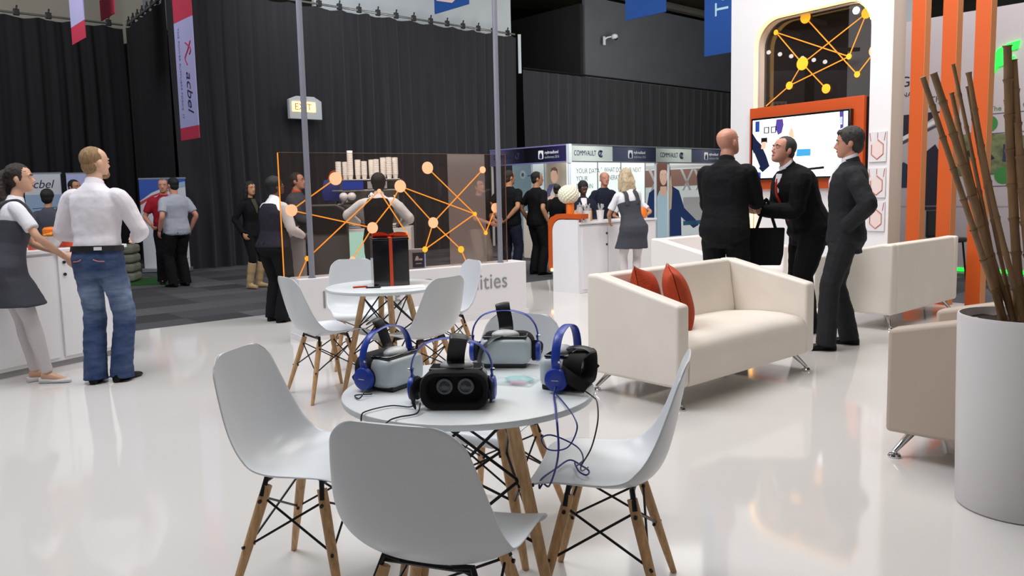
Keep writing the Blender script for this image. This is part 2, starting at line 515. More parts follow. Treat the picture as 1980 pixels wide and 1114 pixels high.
def chair(x, y, fwd, label, group):
    """white moulded side chair on splayed dowel legs; local +y is the way it faces"""
    global CH
    rz = math.degrees(math.atan2(-fwd[0], fwd[1]))
    if CH:
        return dup(CH, (x, y, 0), rz, label, group)
    t = thing('shell_chair', label, 'chair', (x, y, 0), rz, group)
    o = shell_mesh().build('seat_shell', 'shell_white', t, angle=180, solid=.007)
    md = o.modifiers.new('s', 'SUBSURF'); md.levels = md.render_levels = 1
    tops = {}; bots = {}
    for i, (sx, sy) in enumerate(((-1, 1), (1, 1), (1, -1), (-1, -1))):
        T0, B0 = V((sx * .125, sy * .10 - .01, .395)), V((sx * .218, sy * .205 - .015, 0))
        tops[i], bots[i] = T0, B0
        b = MB(); b.tube([T0, T0.lerp(B0, .15), T0.lerp(B0, .5), T0.lerp(B0, .8), B0], [.0165, .018, .0165, .0135, .011], 12)
        lg = b.build('leg', 'wood', t)
        b = MB(); b.tube([T0 + V((-sx * .05, 0, .022)), T0 + V((0, 0, .028)), T0.lerp(B0, .10) + V((sx * .012, 0, .008))], .009, 8)
        b.build('leg_bracket', 'black_metal', lg)
        b = MB(); b.tube([T0.lerp(B0, .12) - V((sx * .024, 0, 0)), T0.lerp(B0, .12) + V((sx * .024, 0, 0))], .0065, 8)
        b.build('upper_bolt', 'black_metal', lg)
        b = MB(); b.tube([T0.lerp(B0, .5) - V((sx * .022, sy * .01, 0)), T0.lerp(B0, .5) + V((sx * .022, sy * .01, 0))], .0055, 8)
        b.build('lower_bolt', 'black_metal', lg)
    for i in range(4):
        j = (i + 1) % 4; b = MB()
        for p, q in ((i, j), (j, i)):
            b.tube([tops[p].lerp(bots[p], .1), tops[q].lerp(bots[q], .5)], .0042, 6)
        b.build('cross_brace', 'black_metal', t)
    for sy in (-1, 1):
        b = MB(); b.tube([(-.13, sy * .10 - .01, .412), (.13, sy * .10 - .01, .412)], .007, 6)
        b.build('seat_bar', 'black_metal', t)
    CH = t
    return t

TB = None
def table(x, y, rz, label):
    global TB
    if TB: return dup(TB, (x, y, 0), rz, label, 'round tables')
    t = thing('round_table', label, 'table', (x, y, 0), rz, 'round tables')
    b = MB(); b.lathe([(.388, .716), (.397, .719), (.4, .728), (.398, .737), (.392, .74)], 72); b.build('tabletop', 'table_white', t, angle=50)
    tops, bots = [], []
    for i in range(4):
        a = R(45 + 90 * i); T0 = V((.15 * math.cos(a), .15 * math.sin(a), .69)); B0 = V((.315 * math.cos(a), .315 * math.sin(a), 0))
        tops.append(T0); bots.append(B0)
        b = MB(); b.tube([T0, T0.lerp(B0, .1), T0.lerp(B0, .5), T0.lerp(B0, .8), B0], [.018, .021, .020, .017, .013], 12)
        lg = b.build('leg', 'wood', t)
        b = MB(); b.tube([T0 + V((0, 0, .026)), T0 + V((0, 0, .005)), T0.lerp(B0, .03)], .012, 8)
        b.build('leg_bracket', 'black_metal', lg)
        b = MB(); b.tube([T0.lerp(B0, .34) - V((.026, 0, 0)), T0.lerp(B0, .34) + V((.026, 0, 0))], .006, 8)
        b.build('leg_bolt', 'black_metal', lg)
    for i in range(4):
        j = (i + 1) % 4; b = MB()
        for p, q in ((i, j), (j, i)):
            b.tube([tops[p].lerp(bots[p], .03), tops[q].lerp(bots[q], .34)], .005, 6)
            b.tube([tops[p].lerp(bots[p], .30), tops[q].lerp(bots[q], .60)], .005, 6)
        b.build('cross_brace', 'black_metal', t)
    TB = t
    return t
TAB = (-.145, 2.487); TAB2 = (-.866, 5.40)
table(*TAB, 12, 'round white table on dowel legs carrying the four headsets')
table(*TAB2, -25, 'round white table on dowel legs carrying the black ribboned box')
G1, G2 = 'chairs around the headset table', 'chairs around the gift box table'
chair(-.703, 2.69, (.97, -.23), 'white shell chair whose hollow seat faces the chair with trailing cords', G1)
chair(-.195, 2.055, (.34, .94), 'white shell chair seen from behind, its back nearest the camera at the headset table', G1)
chair(.285, 2.55, (-.97, .25), 'white shell chair with blue cords trailing over its seat', G1)
chair(-.087, 3.186, (-.50, -.87), 'white shell chair mostly hidden by headsets, on the far side of their table', G1)
chair(-1.275, 5.385, (.80, .60), 'white shell chair at the gift box table, beside the waitress in black trousers', G2)
chair(-.625, 5.17, (-.80, .60), 'white shell chair at the gift box table, its back nearest the headsets', G2)
chair(-1.234, 6.306, (.31, -.95), 'white shell chair behind the black ribboned box, facing it', G2)
chair(-.542, 6.098, (-.89, -.46), 'white shell chair standing edge-on before the grey lettering of the barrier', G2)

# ------------------------------------------------------------------ sofas
def sofa(x, y, rz, W, label, m, group, dep=.76):
    t = thing('tub_sofa', label, 'sofa' if W > 1 else 'armchair', (x, y, 0), rz, group)
    h, d = W / 2, dep / 2
    for s in (-1, 1):
        b = MB(); poly = [(-d, .14), (d, .14), (d, .80), (d - .1, .80), (-d, .65)]
        x0, x1 = (h - .11, h) if s > 0 else (-h, -h + .11)
        b.add([(x0, p, q) for p, q in poly] + [(x1, p, q) for p, q in poly],
              [(4, 3, 2, 1, 0), (5, 6, 7, 8, 9)] + [(j, (j + 1) % 5, (j + 1) % 5 + 5, j + 5) for j in range(5)])
        b.build('arm', m, t, bevel=.022, seg=3)
    b = MB(); poly = [(d - .002, .14), (d - .002, .797), (d - .11, .797), (d - .16, .45), (d - .16, .14)]
    b.add([(-h + .112, p, q) for p, q in poly] + [(h - .112, p, q) for p, q in poly],
          [(4, 3, 2, 1, 0), (5, 6, 7, 8, 9)] + [(j, (j + 1) % 5, (j + 1) % 5 + 5, j + 5) for j in range(5)])
    b.build('backrest', m, t, bevel=.018, seg=3)
    n = 14; w = h - .114
    prof = [(-d + .012, .14), (-d + .004, .17), (-d + .0, .30), (-d + .005, .36), (-d + .03, .405), (-d + .08, .43), (-d + .2, .445), (-d + .4, .44), (d - .155, .42), (d - .155, .14)]
    rings = []
    for i in range(n + 1):
        u = i / n * 2 - 1; dome = (1 - abs(u) ** 4)
        rings.append([(u * w, p, .14 + (q - .14) * (.93 + .07 * dome)) for p, q in prof])
    b = MB(); b.loft(rings); b.build('seat', m, t, angle=50)
    for sx in (-1, 1):
        for sy in (-1, 1):
            b = MB(); p0 = V((sx * (h - .15), sy * (d - .1), .142)); p1 = V((sx * (h - .06), sy * (d - .03), .03))
            b.tube([p0, p1], [.022, .012], 10); b.lathe([(.012, .012), (.014, .03), (.006, .035)], 12, (p1.x, p1.y, 0))
            lg = b.build('leg', 'chrome', t)
            b = MB(); b.lathe([(.03, 0), (.032, .008), (.026, .018), (.012, .022)], 16, (p1.x, p1.y, 0)); b.build('foot_disc', 'chrome', lg)
    return t
sofa(1.355, 5.533, 41, 1.62, 'cream two-seat sofa holding two rust cushions', 'leather', 'tub sofas')
sofa(3.819, 8.043, -139, 1.56, 'cream two-seat sofa turned away, its back in front of the orange posts', 'leather', 'tub sofas')
sofa(2.42, 9.16, 41, 1.62, 'white two-seat sofa behind the bald man, near the printed booth', 'leather_pale', 'tub sofas')
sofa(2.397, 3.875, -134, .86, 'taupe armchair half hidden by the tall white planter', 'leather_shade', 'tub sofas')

def cushion(loc, rot, label, s=.42):
    t = None
    n = 20
    def fn(sgn):
        def f(u, v):
            x, y = u * 2 - 1, v * 2 - 1
            pin = 1 - .10 * (1 - abs(x) ** 2) * abs(y) ** 6 - .10 * (1 - abs(y) ** 2) * abs(x) ** 6
            th = .085 * max(0, (1 - abs(x) ** 2.6)) ** .55 * max(0, (1 - abs(y) ** 2.6)) ** .55
            cx_ = x * s / 2 * (1 - .09 * (1 - y * y) * abs(x)); cz_ = y * s / 2 * (1 - .09 * (1 - x * x) * abs(y))
            return (cx_, sgn * (th + .002), cz_ + s / 2)
        return f
    b = MB(); b.grid(fn(1), n, n); b.grid(fn(-1), n, n)
    o = b.build('cushion', 'rust_cloth', angle=180)
    o.location = loc; o.rotation_euler = tuple(R(a) for a in rot)
    return tag(o, label, 'cushion', 'rust cushions on the sofa')
cushion((.945, 5.345, .432), (-13, 10, 66), 'rust orange cushion leaning in the back corner of the cream sofa', .40)
cushion((1.165, 5.28, .428), (-16, -4, 84), 'rust orange cushion upright by the sofa arm, with pinched top corners', .42)

# ------------------------------------------------------------------ planter with bamboo
t = thing('tall_planter', 'tall tapered white planter holding dry bamboo canes', 'planter', (2.09, 3.22, 0))
b = MB(); b.lathe([(.212, 0), (.222, .01), (.232, .45), (.238, .803), (.236, .813), (.229, .813), (.224, .775), (.02, .77)], 64)
b.build('pot', 'planter', t, angle=50)
b = MB()
def soilf(u, v):
    r = .222 * u; a = 2 * PI * v
    return (r * math.cos(a), r * math.sin(a), .778 + .012 * noise.noise(V((r * math.cos(a) * 30, r * math.sin(a) * 30, 0))))
b.grid(soilf, 10, 40); b.build('soil', 'soil', t)
canes = [((-.08, .0), (1.606, 3.143, 1.765), .013), ((-.06, .04), (1.688, 3.221, 1.789), .017), ((-.03, .08), (1.786, 3.260, 1.828), .009), ((-.02, -.04), (1.827, 3.221, 1.789), .012),
         ((-.03, .02), (1.816, 3.318, 1.721), .011), ((.0, .06), (1.854, 3.270, 1.741), .009), ((.0, .01), (1.964, 3.201, 1.887), .019), ((.03, -.03), (2.003, 3.221, 1.833), .017),
         ((.05, .05), (2.108, 3.221, 1.936), .016), ((.08, .0), (2.167, 3.270, 1.868), .014), ((.02, .1), (2.050, 3.338, 1.692), .010)]
for i, (bs, tp, r) in enumerate(canes):
    p0 = V((2.09 + bs[0], 3.22 + bs[1], .786)); p1 = V(tp); L = (p1 - p0).length
    side = V((random.uniform(-1, 1), random.uniform(-1, 1), 0)) * .02
    pts, rad = [], []
    nn = int(L / .15) + 1
    for k in range(nn):
        u = k / nn
        for du, f in ((0, 1.0), (.04 / L, .93), (.13 / L, .93), (.148 / L, 1.22)):
            w = min(1, u + du); pts.append(p0.lerp(p1, w) + side * math.sin(PI * w)); rad.append(r * f * (1.05 - .2 * w))
    b = MB(); b.tube(pts, rad, 8)
    o = b.build('bamboo_cane', 'bamboo', angle=60)
    lab = ['leaning farthest out of the white planter', 'thick and cut short, second from the farthest-leaning one', 'thin and tall, third from the farthest-leaning one', 'leaning, before the last orange post', 'short, tucked among the leaning ones',
           'thin and short, over the last orange post', 'tallest thick one in front of the green sign', 'thick upright one just beyond the tallest', 'thick one at the picture edge', 'one farthest past the picture edge', 'short one deep in the upright bundle'][i]
    tag(o, 'dry bamboo cane, ' + lab, 'bamboo cane', 'bamboo canes in the planter')
    o.visible_shadow = True

# ------------------------------------------------------------------ glass barrier with constellation
M['smoke_glass'] = glass_mat('smoke_glass', '#dccfc6', .07)
mm('frost_glass', '#dcdadd', .35, alpha=.52, emit='#c4c1c6', estr=.12)  # slight self-glow lightens the panel; there is no lamp in it
M['dark_glass'] = glass_mat('dark_glass', '#8b8482', .05)
def constellation(parent, y, discs, links, pos, th=.010):
    """flat discs joined by bars on a sheet of glass"""
    for (x, z, r, m) in discs:
        b = MB(); b.prism([(x + r * math.cos(2 * PI * k / 28), z + r * math.sin(2 * PI * k / 28)) for k in range(28)], y - .007, y)
        b.build('node_disc', m, parent)
    for p, q in links:
        p, q = V((*pos[p], 0)), V((*pos[q], 0)); d = (q - p).normalized(); s = V((-d.y, d.x, 0)) * th / 2
        b = MB(); b.prism([(w.x, w.y) for w in (p + s, q + s, q - s, p - s)], y - .004, y)
        b.build('link_bar', 'orange_line', parent)
mm('carton_grey', '#b9bac4', .6); mm('edge_dull', '#9a6a4c', .4)
BR = (-1.969, 7.335)
t = thing('low_barrier', 'low white barrier with large grey lettering and a sheet of glass on top', 'barrier', (*BR, 0), 34.12)
b = MB(); b.box((1.285, .14, .325), (2.57, .28, .53)); b.build('wall_body', 'white_paint', t, bevel=.006)
b = MB(); b.box((1.285, .14, .03), (2.60, .31, .06)); b.build('plinth', 'white_paint', t)
text('Imagining', .238, 'lettering', 'grey_text', t, (.205, -.004, .30), sx=.86, spacing=1.08)
text('Possibilities', .238, 'lettering', 'grey_text', t, (1.29, -.004, .325), sx=.90, spacing=1.03)
t = thing('glass_screen', 'smoky glass screen with an orange dot-and-line pattern, standing on the low barrier', 'screen', (*BR, 0), 34.12)
b = MB(); b.add([(-.11, .09, .591), (2.38, .09, .591), (2.38, .09, 1.757), (-.11, .09, 1.757)], [(0, 1, 2, 3)]); b.build('glass_sheet', 'smoke_glass', t)
b = MB(); b.box((-.113, .09, 1.174), (.007, .014, 1.165)); b.build('lit_edge', 'orange_line', t)
b = MB(); b.box((1.135, .09, 1.759), (2.49, .010, .003)); b.box((2.381, .09, 1.174), (.004, .010, 1.165)); b.build('glass_edge', 'edge_dull', t)
Pn = dict(a=(-.014, 1.229), b=(.429, 1.516), c=(.789, 1.032), d=(.876, 1.392), e=(1.107, 1.434), f=(1.422, 1.616), g=(1.467, 1.055), h=(1.974, 1.128), i=(2.085, 1.594), j=(2.104, .919),
          k=(1.79, .76), l=(1.362, .786), m=(.114, .773), n=(2.237, 1.185), o=(1.2, .90), p=(1.843, .64), q=(.565, .733), r=(.02, .595), s=(1.0, 1.26), u=(1.7, 1.28), w=(-.05, 1.16))
constellation(t, .084, [(*Pn[k], r, m) for k, r, m in (('a', .056, 'disc_peach'), ('b', .062, 'disc_peach'), ('c', .056, 'disc_peach'), ('d', .02, 'disc_peach'), ('e', .062, 'disc_peach'), ('f', .062, 'disc_peach'),
    ('g', .056, 'disc_peach'), ('h', .022, 'disc_yellow'), ('i', .036, 'disc_peach'), ('j', .022, 'disc_yellow'), ('k', .035, 'disc_yellow'), ('l', .03, 'disc_yellow'), ('m', .024, 'disc_yellow'), ('n', .052, 'disc_peach'), ('q', .03, 'disc_peach'))],
    [('a', 'b'), ('a', 'c'), ('m', 'd'), ('d', 'o'), ('c', 's'), ('s', 'e'), ('e', 'g'), ('e', 'h'), ('f', 'h'), ('h', 'j'), ('j', 'n'), ('i', 'g'), ('g', 'k'), ('g', 'l'), ('l', 'h'), ('k', 'p'), ('m', 'r'), ('c', 'q')], Pn, .011)
t = thing('glass_screen', 'narrow frosted glass panel standing behind the smoky glass screen', 'screen', (BR[0] + 1.70 * .828 - .561 * .16, BR[1] + 1.70 * .561 + .828 * .16, .59), 34.12)
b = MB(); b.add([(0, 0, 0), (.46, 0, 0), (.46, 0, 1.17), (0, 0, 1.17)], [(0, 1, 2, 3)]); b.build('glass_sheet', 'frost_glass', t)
for s_, lab in ((.139, 'tall grey pole on the barrier beside the waitress in black trousers'), (2.261, 'tall grey pole on the barrier above the last grey letters')):
    t = thing('support_pole', lab, 'pole', (BR[0] + s_ * .828 - .561 * .045, BR[1] + s_ * .561 + .828 * .045, .59), 34.12, 'barrier poles')
    b = MB(); b.lathe([(.027, .0), (.027, 4.6)], 20); b.build('pole_shaft', 'grey_pole', t)
    b = MB(); b.lathe([(.036, 0), (.036, .012)], 20); b.build('pole_base', 'grey_pole', t)
# sample box on the ledge
t = thing('sample_box', 'small grey box with a dark square logo label on the barrier ledge', 'box', (BR[0] + 1.285 * .828 - .561 * .185, BR[1] + 1.285 * .561 + .828 * .185, .59), 20)
b = MB(); b.box((0, 0, .1), (.21, .15, .2)); b.build('carton', 'carton_grey', t, bevel=.004)
b = MB(); b.box((.03, -.077, .09), (.125, .004, .15)); lb = b.build('logo_label', 'ink_navy', t)
b = MB(); b.poly([(-.01, -.0805, .085), (.03, -.0805, .085), (.03, -.0805, .12), (.015, -.0805, .135), (.0, -.0805, .12)]); b.poly([(.035, -.0805, .085), (.07, -.0805, .085), (.07, -.0805, .105), (.035, -.0805, .105)]); b.poly([(.0, -.0805, .05), (.06, -.0805, .05), (.06, -.0805, .058), (.0, -.0805, .058)])
b.build('logo', 'white_paint', lb)

# ------------------------------------------------------------------ arch tower with television
TW = (4.4, 9.55); TR = -56
t = thing('arch_tower', 'tall white arch tower with an open rounded window and glowing orange edges', 'display tower', (*TW, 0), TR)
x0, x1, zt = -2.255, .12, 4.5
def arch_poly():
    l, r_, top = -1.86, -.15, 3.57
    c = .34
    pts = [(l, 1.0)]
    for k in range(9): a = R(180 - 90 * k / 8); pts.append((l + c + c * math.cos(a), top - c + c * math.sin(a)))
    for k in range(9): a = R(90 - 90 * k / 8); pts.append((r_ - c + c * math.cos(a), top - c + c * math.sin(a)))
    pts.append((r_, 1.0))
    return pts
ap = arch_poly()
b = MB(); outer = [(x0, 0), (x0, zt), (x1, zt), (x1, 0)]
face = [(x0, 0), (x0, zt), (x1, zt), (x1, 0), (-.15, 0)] + ap[::-1] + [(-1.86, 0)]
D = .26
b.prism(face, 0, D)
b.build('tower_frame', 'white_paint', t, angle=30)
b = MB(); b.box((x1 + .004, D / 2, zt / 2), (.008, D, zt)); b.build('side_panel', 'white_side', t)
# lit reveal strip inside the opening
b = MB(); inn = ap
rings = [[(x * 1 + (0.012 if x < -1 else -.012), y, z - .012 * (z > 3.2)) for x, z in inn] for y in (.10, .24)]
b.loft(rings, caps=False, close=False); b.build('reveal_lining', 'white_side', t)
b = MB(); rings = [[(x + (.008 if x < -1 else -.008), y, z - .008 * (z > 3.2)) for x, z in inn[:18]] for y in (.0, .07)]
b.loft(rings, caps=False, close=False); b.build('light_strip', 'glow_warm', t)
b = MB(); b.poly([(p[0], .205, p[1]) for p in ap]); b.build('window_glass', 'dark_glass', t)
Tn = dict(a=(-1.193, 3.521), b=(-.335, 3.414), c=(-1.651, 3.413), d=(-1.229, 2.941), e=(-.557, 2.932), f=(-1.425, 2.681), g=(-.869, 2.576), h=(-.44, 2.699), i=(-.209, 2.947), j=(-1.80, 2.45), k=(-.473, 3.471))
constellation(t, .19, [(*Tn[k], r, m) for k, r, m in (('a', .075, 'disc_yellow'), ('b', .065, 'disc_yellow'), ('c', .035, 'disc_yellow'), ('d', .085, 'disc_yellow'), ('e', .036, 'disc_yellow'), ('f', .052, 'disc_yellow'), ('g', .06, 'disc_yellow'),
    ('h', .038, 'disc_yellow'), ('i', .08, 'disc_peach'), ('k', .045, 'glow_white'))],
    [('a', 'h'), ('h', 'i'), ('c', 'e'), ('c', 'd'), ('d', 'b'), ('b', 'e'), ('d', 'g'), ('d', 'f'), ('f', 'e'), ('f', 'j')], Tn, .014)
b = MB(); b.box((-1.035, -.02, 1.86), (1.69, .06, 1.10)); b.build('orange_panel', 'orange_deep', t, bevel=.004)
b = MB(); b.box((-1.0, .12, .66), (1.70, .2, 1.30)); b.build('lower_panel', 'white_paint', t)
b = MB(); b.box((-1.862, -.012, 1.1), (.02, .03, .9)); b.build('light_strip', 'glow_warm', t)
mm('pale_pink', '#e3cfcb', .6); mm('line_red', '#b8705f', .6); mm('tile_white', '#dcd9dc', .5)
for k, zc in enumerate((1.79, 1.365, .965)):
    q = thing('wall_tile', ['topmost', 'middle', 'lowest'][k] + ' of three small white tiles with a red hexagon drawing on the arch tower', 'wall tile', (0, 0, 0), 0, 'hexagon tiles')
    q.matrix_world = Matrix.Translation((*TW, 0)) @ Matrix.Rotation(R(TR), 4, 'Z')
    b = MB(); b.box((-.02, -.012, zc), (.22, .02, .355)); b.build('tile_plate', 'tile_white', q, bevel=.003)
    b = MB(); hx = [V((-.02 + .085 * math.cos(R(60 * i + 30)), -.024, zc - .03 + .115 * math.sin(R(60 * i + 30)))) for i in range(6)]
    for i in range(6):
        if i != 1: b.tube([hx[i], hx[(i + 1) % 6]], .006, 5)
    for s_ in (-1, 0, 1): b.tube([(-.02 + s_ * .085, -.024, zc + .10 - .03 * abs(s_)), (-.02 + s_ * .10, -.024, zc + .165)], .005, 5)
    b.build('hexagon_drawing', 'line_red', q)
    b = MB(); b.poly([tuple(p + V((0, .0008, 0))) for p in hx]); b.build('hexagon_fill', 'pale_pink', q)

q = thing('television', 'large flat television on the orange panel, showing a bright video', 'television', (*TW, 0), TR)
b = MB(); b.box((-1.06, -.085, 1.85), (1.48, .07, .83)); b.build('tv_case', 'black_gloss', q, bevel=.006)
for k, (c, e) in dict(scr_white=('#f4f6ff', 2.2), scr_blue=('#23418c', .9), scr_navy=('#141d3c', .5), scr_purple=('#4a3a86', .9), scr_black=('#101018', .3), scr_mint=('#cfe8ea', 1.5), scr_cyan=('#3a8fc0', 1.1), scr_skin=('#d8b090', 1.0)).items():
    mm(k, c, .3, emit=c, estr=e * .62)
b = MB(); mats = ['scr_white', 'scr_blue', 'scr_navy', 'scr_purple', 'scr_black', 'scr_mint', 'scr_cyan', 'scr_skin']
def sp(k, pts, dy=0):
    b.k = k; b.poly([(-1.06 + (u - .5) * 1.42, -.1215 - dy, 1.85 + (.5 - v) * .775) for u, v in pts])
sp(0, [(0, 1), (1, 1), (1, 0), (0, 0)])
sp(1, [(.03, .2), (.08, .2), (.08, .02), (.03, .02)], .001); sp(5, [(.62, .25), (.95, .2), (.95, .08), (.64, .1)], .001)
sp(3, [(.27, .02), (.34, .02), (.35, .12), (.33, .25), (.29, .28), (.26, .16)], .001); sp(3, [(.92, .0), (.96, .0), (.96, .25), (.93, .27)], .001)
sp(2, [(.0, .22), (.05, .34), (.10, .42), (.16, .62), (.20, .8), (.12, .9), (.07, .82), (.02, .6), (0, .5)], .001); sp(1, [(0, .88), (.10, .9), (.10, 1), (0, 1)], .001)
sp(5, [(.02, .55), (.09, .8), (.05, .9), (.0, .85)], .0015)
for o_ in (0, .08): 
    sp(4, [(.13 + o_, .24), (.19 + o_, .24), (.19 + o_, .13), (.13 + o_, .13)], .001); sp(0, [(.142 + o_, .225), (.178 + o_, .225), (.178 + o_, .145), (.142 + o_, .145)], .0015)
sp(4, [(.10, .40), (.17, .40), (.17, .31), (.10, .31)], .001); sp(7, [(.10, .5), (.15, .5), (.16, .38), (.11, .38)], .0015)
sp(7, [(.40, .3), (.47, .36), (.45, .2), (.43, .18)], .001); sp(6, [(.49, .66), (.64, .66), (.64, .55), (.50, .54)], .001); sp(4, [(.56, .9), (.78, .88), (.78, .84), (.6, .86)], .001)
sp(5, [(.7, .78), (.98, .78), (.98, .45), (.72, .5)], .0008)
b.build('screen_picture', mats, q)
# small lit details seen through the arch window
for k in range(6):
    q = thing('spot_light', 'small round spotlight in the row seen through the arch window', 'spotlight', (4.48 + k * .194, 14, 3.629 - .036 * k), 0, 'spotlights behind the arch window')
    b = MB(); b.tube([(0, -.02, 0), (0, -.05, 0)], [.034, .034], 14); b.build('lamp_face', 'glow_white', q)
    b = MB(); b.tube([(0, .15, .04), (0, -.02, 0)], [.02, .042], 14); b.build('lamp_can', 'black_metal', q)
t = thing('lighting_rail', 'dark rail carrying the row of spotlights behind the arch', 'rail', (5, 14.12, 3.62), 0)
b = MB(); b.box((0, 0, .05), (2.2, .06, .06)); b.build('rail_bar', 'black_metal', t); b = MB(); b.tube([(-.9, 0, .08), (-.9, 0, 5.3)], .01, 6); b.tube([(.9, 0, .08), (.9, 0, 5.3)], .01, 6); b.build('drop_rods', 'black_metal', t)
mm('grey_panel', '#54555c', .6)
for k in range(4):
    tag(slab('display_panel', (5.2 + k * .9, 16 + k * .1), (5.85 + k * .9, 16 + k * .1), 0, 3.6, 'grey_panel', .05), 'dim grey panel standing behind the arch window', 'panel', 'grey panels behind the arch', 'thing')
t = thing('exit_sign', 'small faint sign seen through the arch just above the orange panel', 'sign', (4.75, 14.2, 2.62), 0)
b = MB(); b.box((0, 0, .1), (.26, .05, .2)); b.build('sign_box', 'beige_wall', t)
b = MB()
for k in range(3): b.poly([(-.09 + k * .07, -.027, .03), (-.05 + k * .07, -.027, .03), (-.05 + k * .07, -.027, .16), (-.09 + k * .07, -.027, .16)])
b.build('sign_marks', 'grey_panel', t)
tag(slab('pale_panel', (6.1, 14.6), (7.2, 14.0), 2.9, 5.2, 'pale_wall', .05), 'pale panel high behind the arch window', 'panel', None, 'thing')  # panel floats free; nothing is modelled to hold it up

# ------------------------------------------------------------------ orange posts
for k, (x, y) in enumerate(((4.955, 8.455), (4.80, 8.80), (4.645, 9.16))):
    t = thing('orange_post', ['orange square post standing nearest the bamboo canes', 'orange square post in the middle of the row of three', 'orange square post next to the white arch tower'][k], 'post', (x, y, 0), -58, 'orange posts')
    b = MB(); b.box((0, 0, 2.3), (.155, .11, 4.6)); b.build('post_body', 'orange', t, bevel=.003)
    b = MB(); b.box((.079, 0, 2.3), (.003, .105, 4.6)); b.build('end_face', 'orange_light', t, label='paler orange face of the post')
# ------------------------------------------------------------------ people
for k, c in dict(light='#d9a98c', fair='#e0b296', tan='#c08a66', red='#c98f78', brown='#6b4330', dark='#4a2c20').items():
    mm('skin_' + k, c, .5, var=.06, vscale=12)
for k, c, r_ in (('white_shirt', '#e9e4ea', .75), ('white_tee', '#e6e6ea', .8), ('white_tights', '#d3cbcb', .8), ('charcoal_dress', '#46474f', .85), ('black_suit', '#111114', .8),
                 ('jet_suit', '#0a0a0d', .85), ('grey_suit', '#27282b', .75), ('black_cloth', '#101013', .85), ('dark_vest', '#28252f', .8), ('navy_cloth', '#1e2233', .85),
                 ('grey_trousers', '#8d8580', .85), ('red_shirt', '#a01c2c', .8), ('blue_shirt', '#aaaebb', .8), ('black_shoe', '#0d0d10', .35), ('white_shoe', '#dcdad8', .5),
                 ('tan_boot', '#b59a74', .7), ('red_tie', '#b3271a', .6), ('khaki', '#9a8a6c', .85), ('grey_jacket', '#4b4e58', .85), ('brown_top', '#4a4436', .85), ('teal_shirt', '#27405a', .85), ('scarf_orange', '#d2552c', .8)):
    mm(k, c, r_, bump=.15, bscale=160, spec=.2)
for k, c in dict(fair='#94744f', brown='#2c211c', black='#0e0c0d', blonde='#c4b193', grey='#6d6a68', darkgrey='#33302f').items():
    mm('hair_' + k, c, .6, var=.35, vscale=30, stretch=(4, 4, .6), bump=.4, bscale=90)
mm('eye_white', '#e4dfda', .3); mm('iris', '#241a14', .2); mm('lip', '#a8655a', .5); mm('belt', '#121114', .5)
def denim():
    m = mat('denim', '#2a4a7c', .85, bump=.2, bscale=200)
    nt = m.node_tree; b = nt.nodes['Principled BSDF']
    tc = nt.nodes.new('ShaderNodeTexCoord'); sx = nt.nodes.new('ShaderNodeSeparateXYZ'); nt.links.new(tc.outputs['Object'], sx.inputs[0])
    n = nt.nodes.new('ShaderNodeTexNoise'); n.inputs['Scale'].default_value = 7; n.inputs['Detail'].default_value = 5
    mp = nt.nodes.new('ShaderNodeMapping'); mp.inputs['Scale'].default_value = (1, 1, 3.2); nt.links.new(tc.outputs['Object'], mp.inputs[0]); nt.links.new(mp.outputs[0], n.inputs['Vector'])
    # worn paler patches on the seat and thighs
    r = nt.nodes.new('ShaderNodeMapRange'); r.inputs['From Min'].default_value = .42; r.inputs['From Max'].default_value = .86; nt.links.new(sx.outputs['Z'], r.inputs['Value'])
    cv = nt.nodes.new('ShaderNodeValToRGB'); e = cv.color_ramp.elements
    e[0].position = 0; e[0].color = (.0, 0, 0, 1); e[1].position = 1; e[1].color = (0, 0, 0, 1)
    x = cv.color_ramp.elements.new(.55); x.color = (.8, .8, .8, 1)
    nt.links.new(r.outputs[0], cv.inputs['Fac'])
    mu = nt.nodes.new('ShaderNodeMath'); mu.operation = 'MULTIPLY'; nt.links.new(cv.outputs['Color'], mu.inputs[0]); nt.links.new(n.outputs['Fac'], mu.inputs[1])
    ad = nt.nodes.new('ShaderNodeMath'); ad.operation = 'MULTIPLY_ADD'; nt.links.new(n.outputs['Fac'], ad.inputs[0]); ad.inputs[1].default_value = .35; nt.links.new(mu.outputs[0], ad.inputs[2])
    rp = nt.nodes.new('ShaderNodeValToRGB'); rp.color_ramp.elements[0].color = lin('#1c3560'); rp.color_ramp.elements[1].color = lin('#8fa3c4')
    rp.color_ramp.elements[0].position = .12; rp.color_ramp.elements[1].position = .85
    nt.links.new(ad.outputs[0], rp.inputs['Fac']); nt.links.new(rp.outputs['Color'], b.inputs['Base Color'])
    M['denim'] = m
denim()

TM = [(-.13, .105, .085, 0), (-.07, .168, .115, -.005), (0, .172, .118, -.008), (.08, .160, .108, 0), (.17, .150, .102, .005), (.28, .163, .112, .008), (.38, .175, .118, .005), (.45, .166, .104, 0), (.495, .132, .084, -.006), (.53, .080, .068, -.008), (.565, .055, .056, -.002)]
TF = [(-.13, .105, .085, 0), (-.07, .170, .118, -.008), (0, .168, .115, -.012), (.08, .145, .100, 0), (.17, .122, .088, .005), (.28, .138, .105, .012), (.36, .148, .115, .012), (.44, .140, .092, 0), (.49, .100, .070, -.006), (.525, .060, .055, -.008), (.565, .046, .048, -.002)]
HEADP = [(-.118, .018, .070, .030), (-.110, .034, .082, -.005), (-.095, .047, .087, -.030), (-.070, .057, .087, -.050), (-.045, .064, .085, -.066), (-.02, .070, .086, -.082), (0, .073, .083, -.093), (.02, .075, .089, -.099), (.045, .076, .086, -.101), (.07, .071, .076, -.096), (.09, .060, .058, -.080), (.105, .042, .036, -.056), (.115, .018, .008, -.026)]

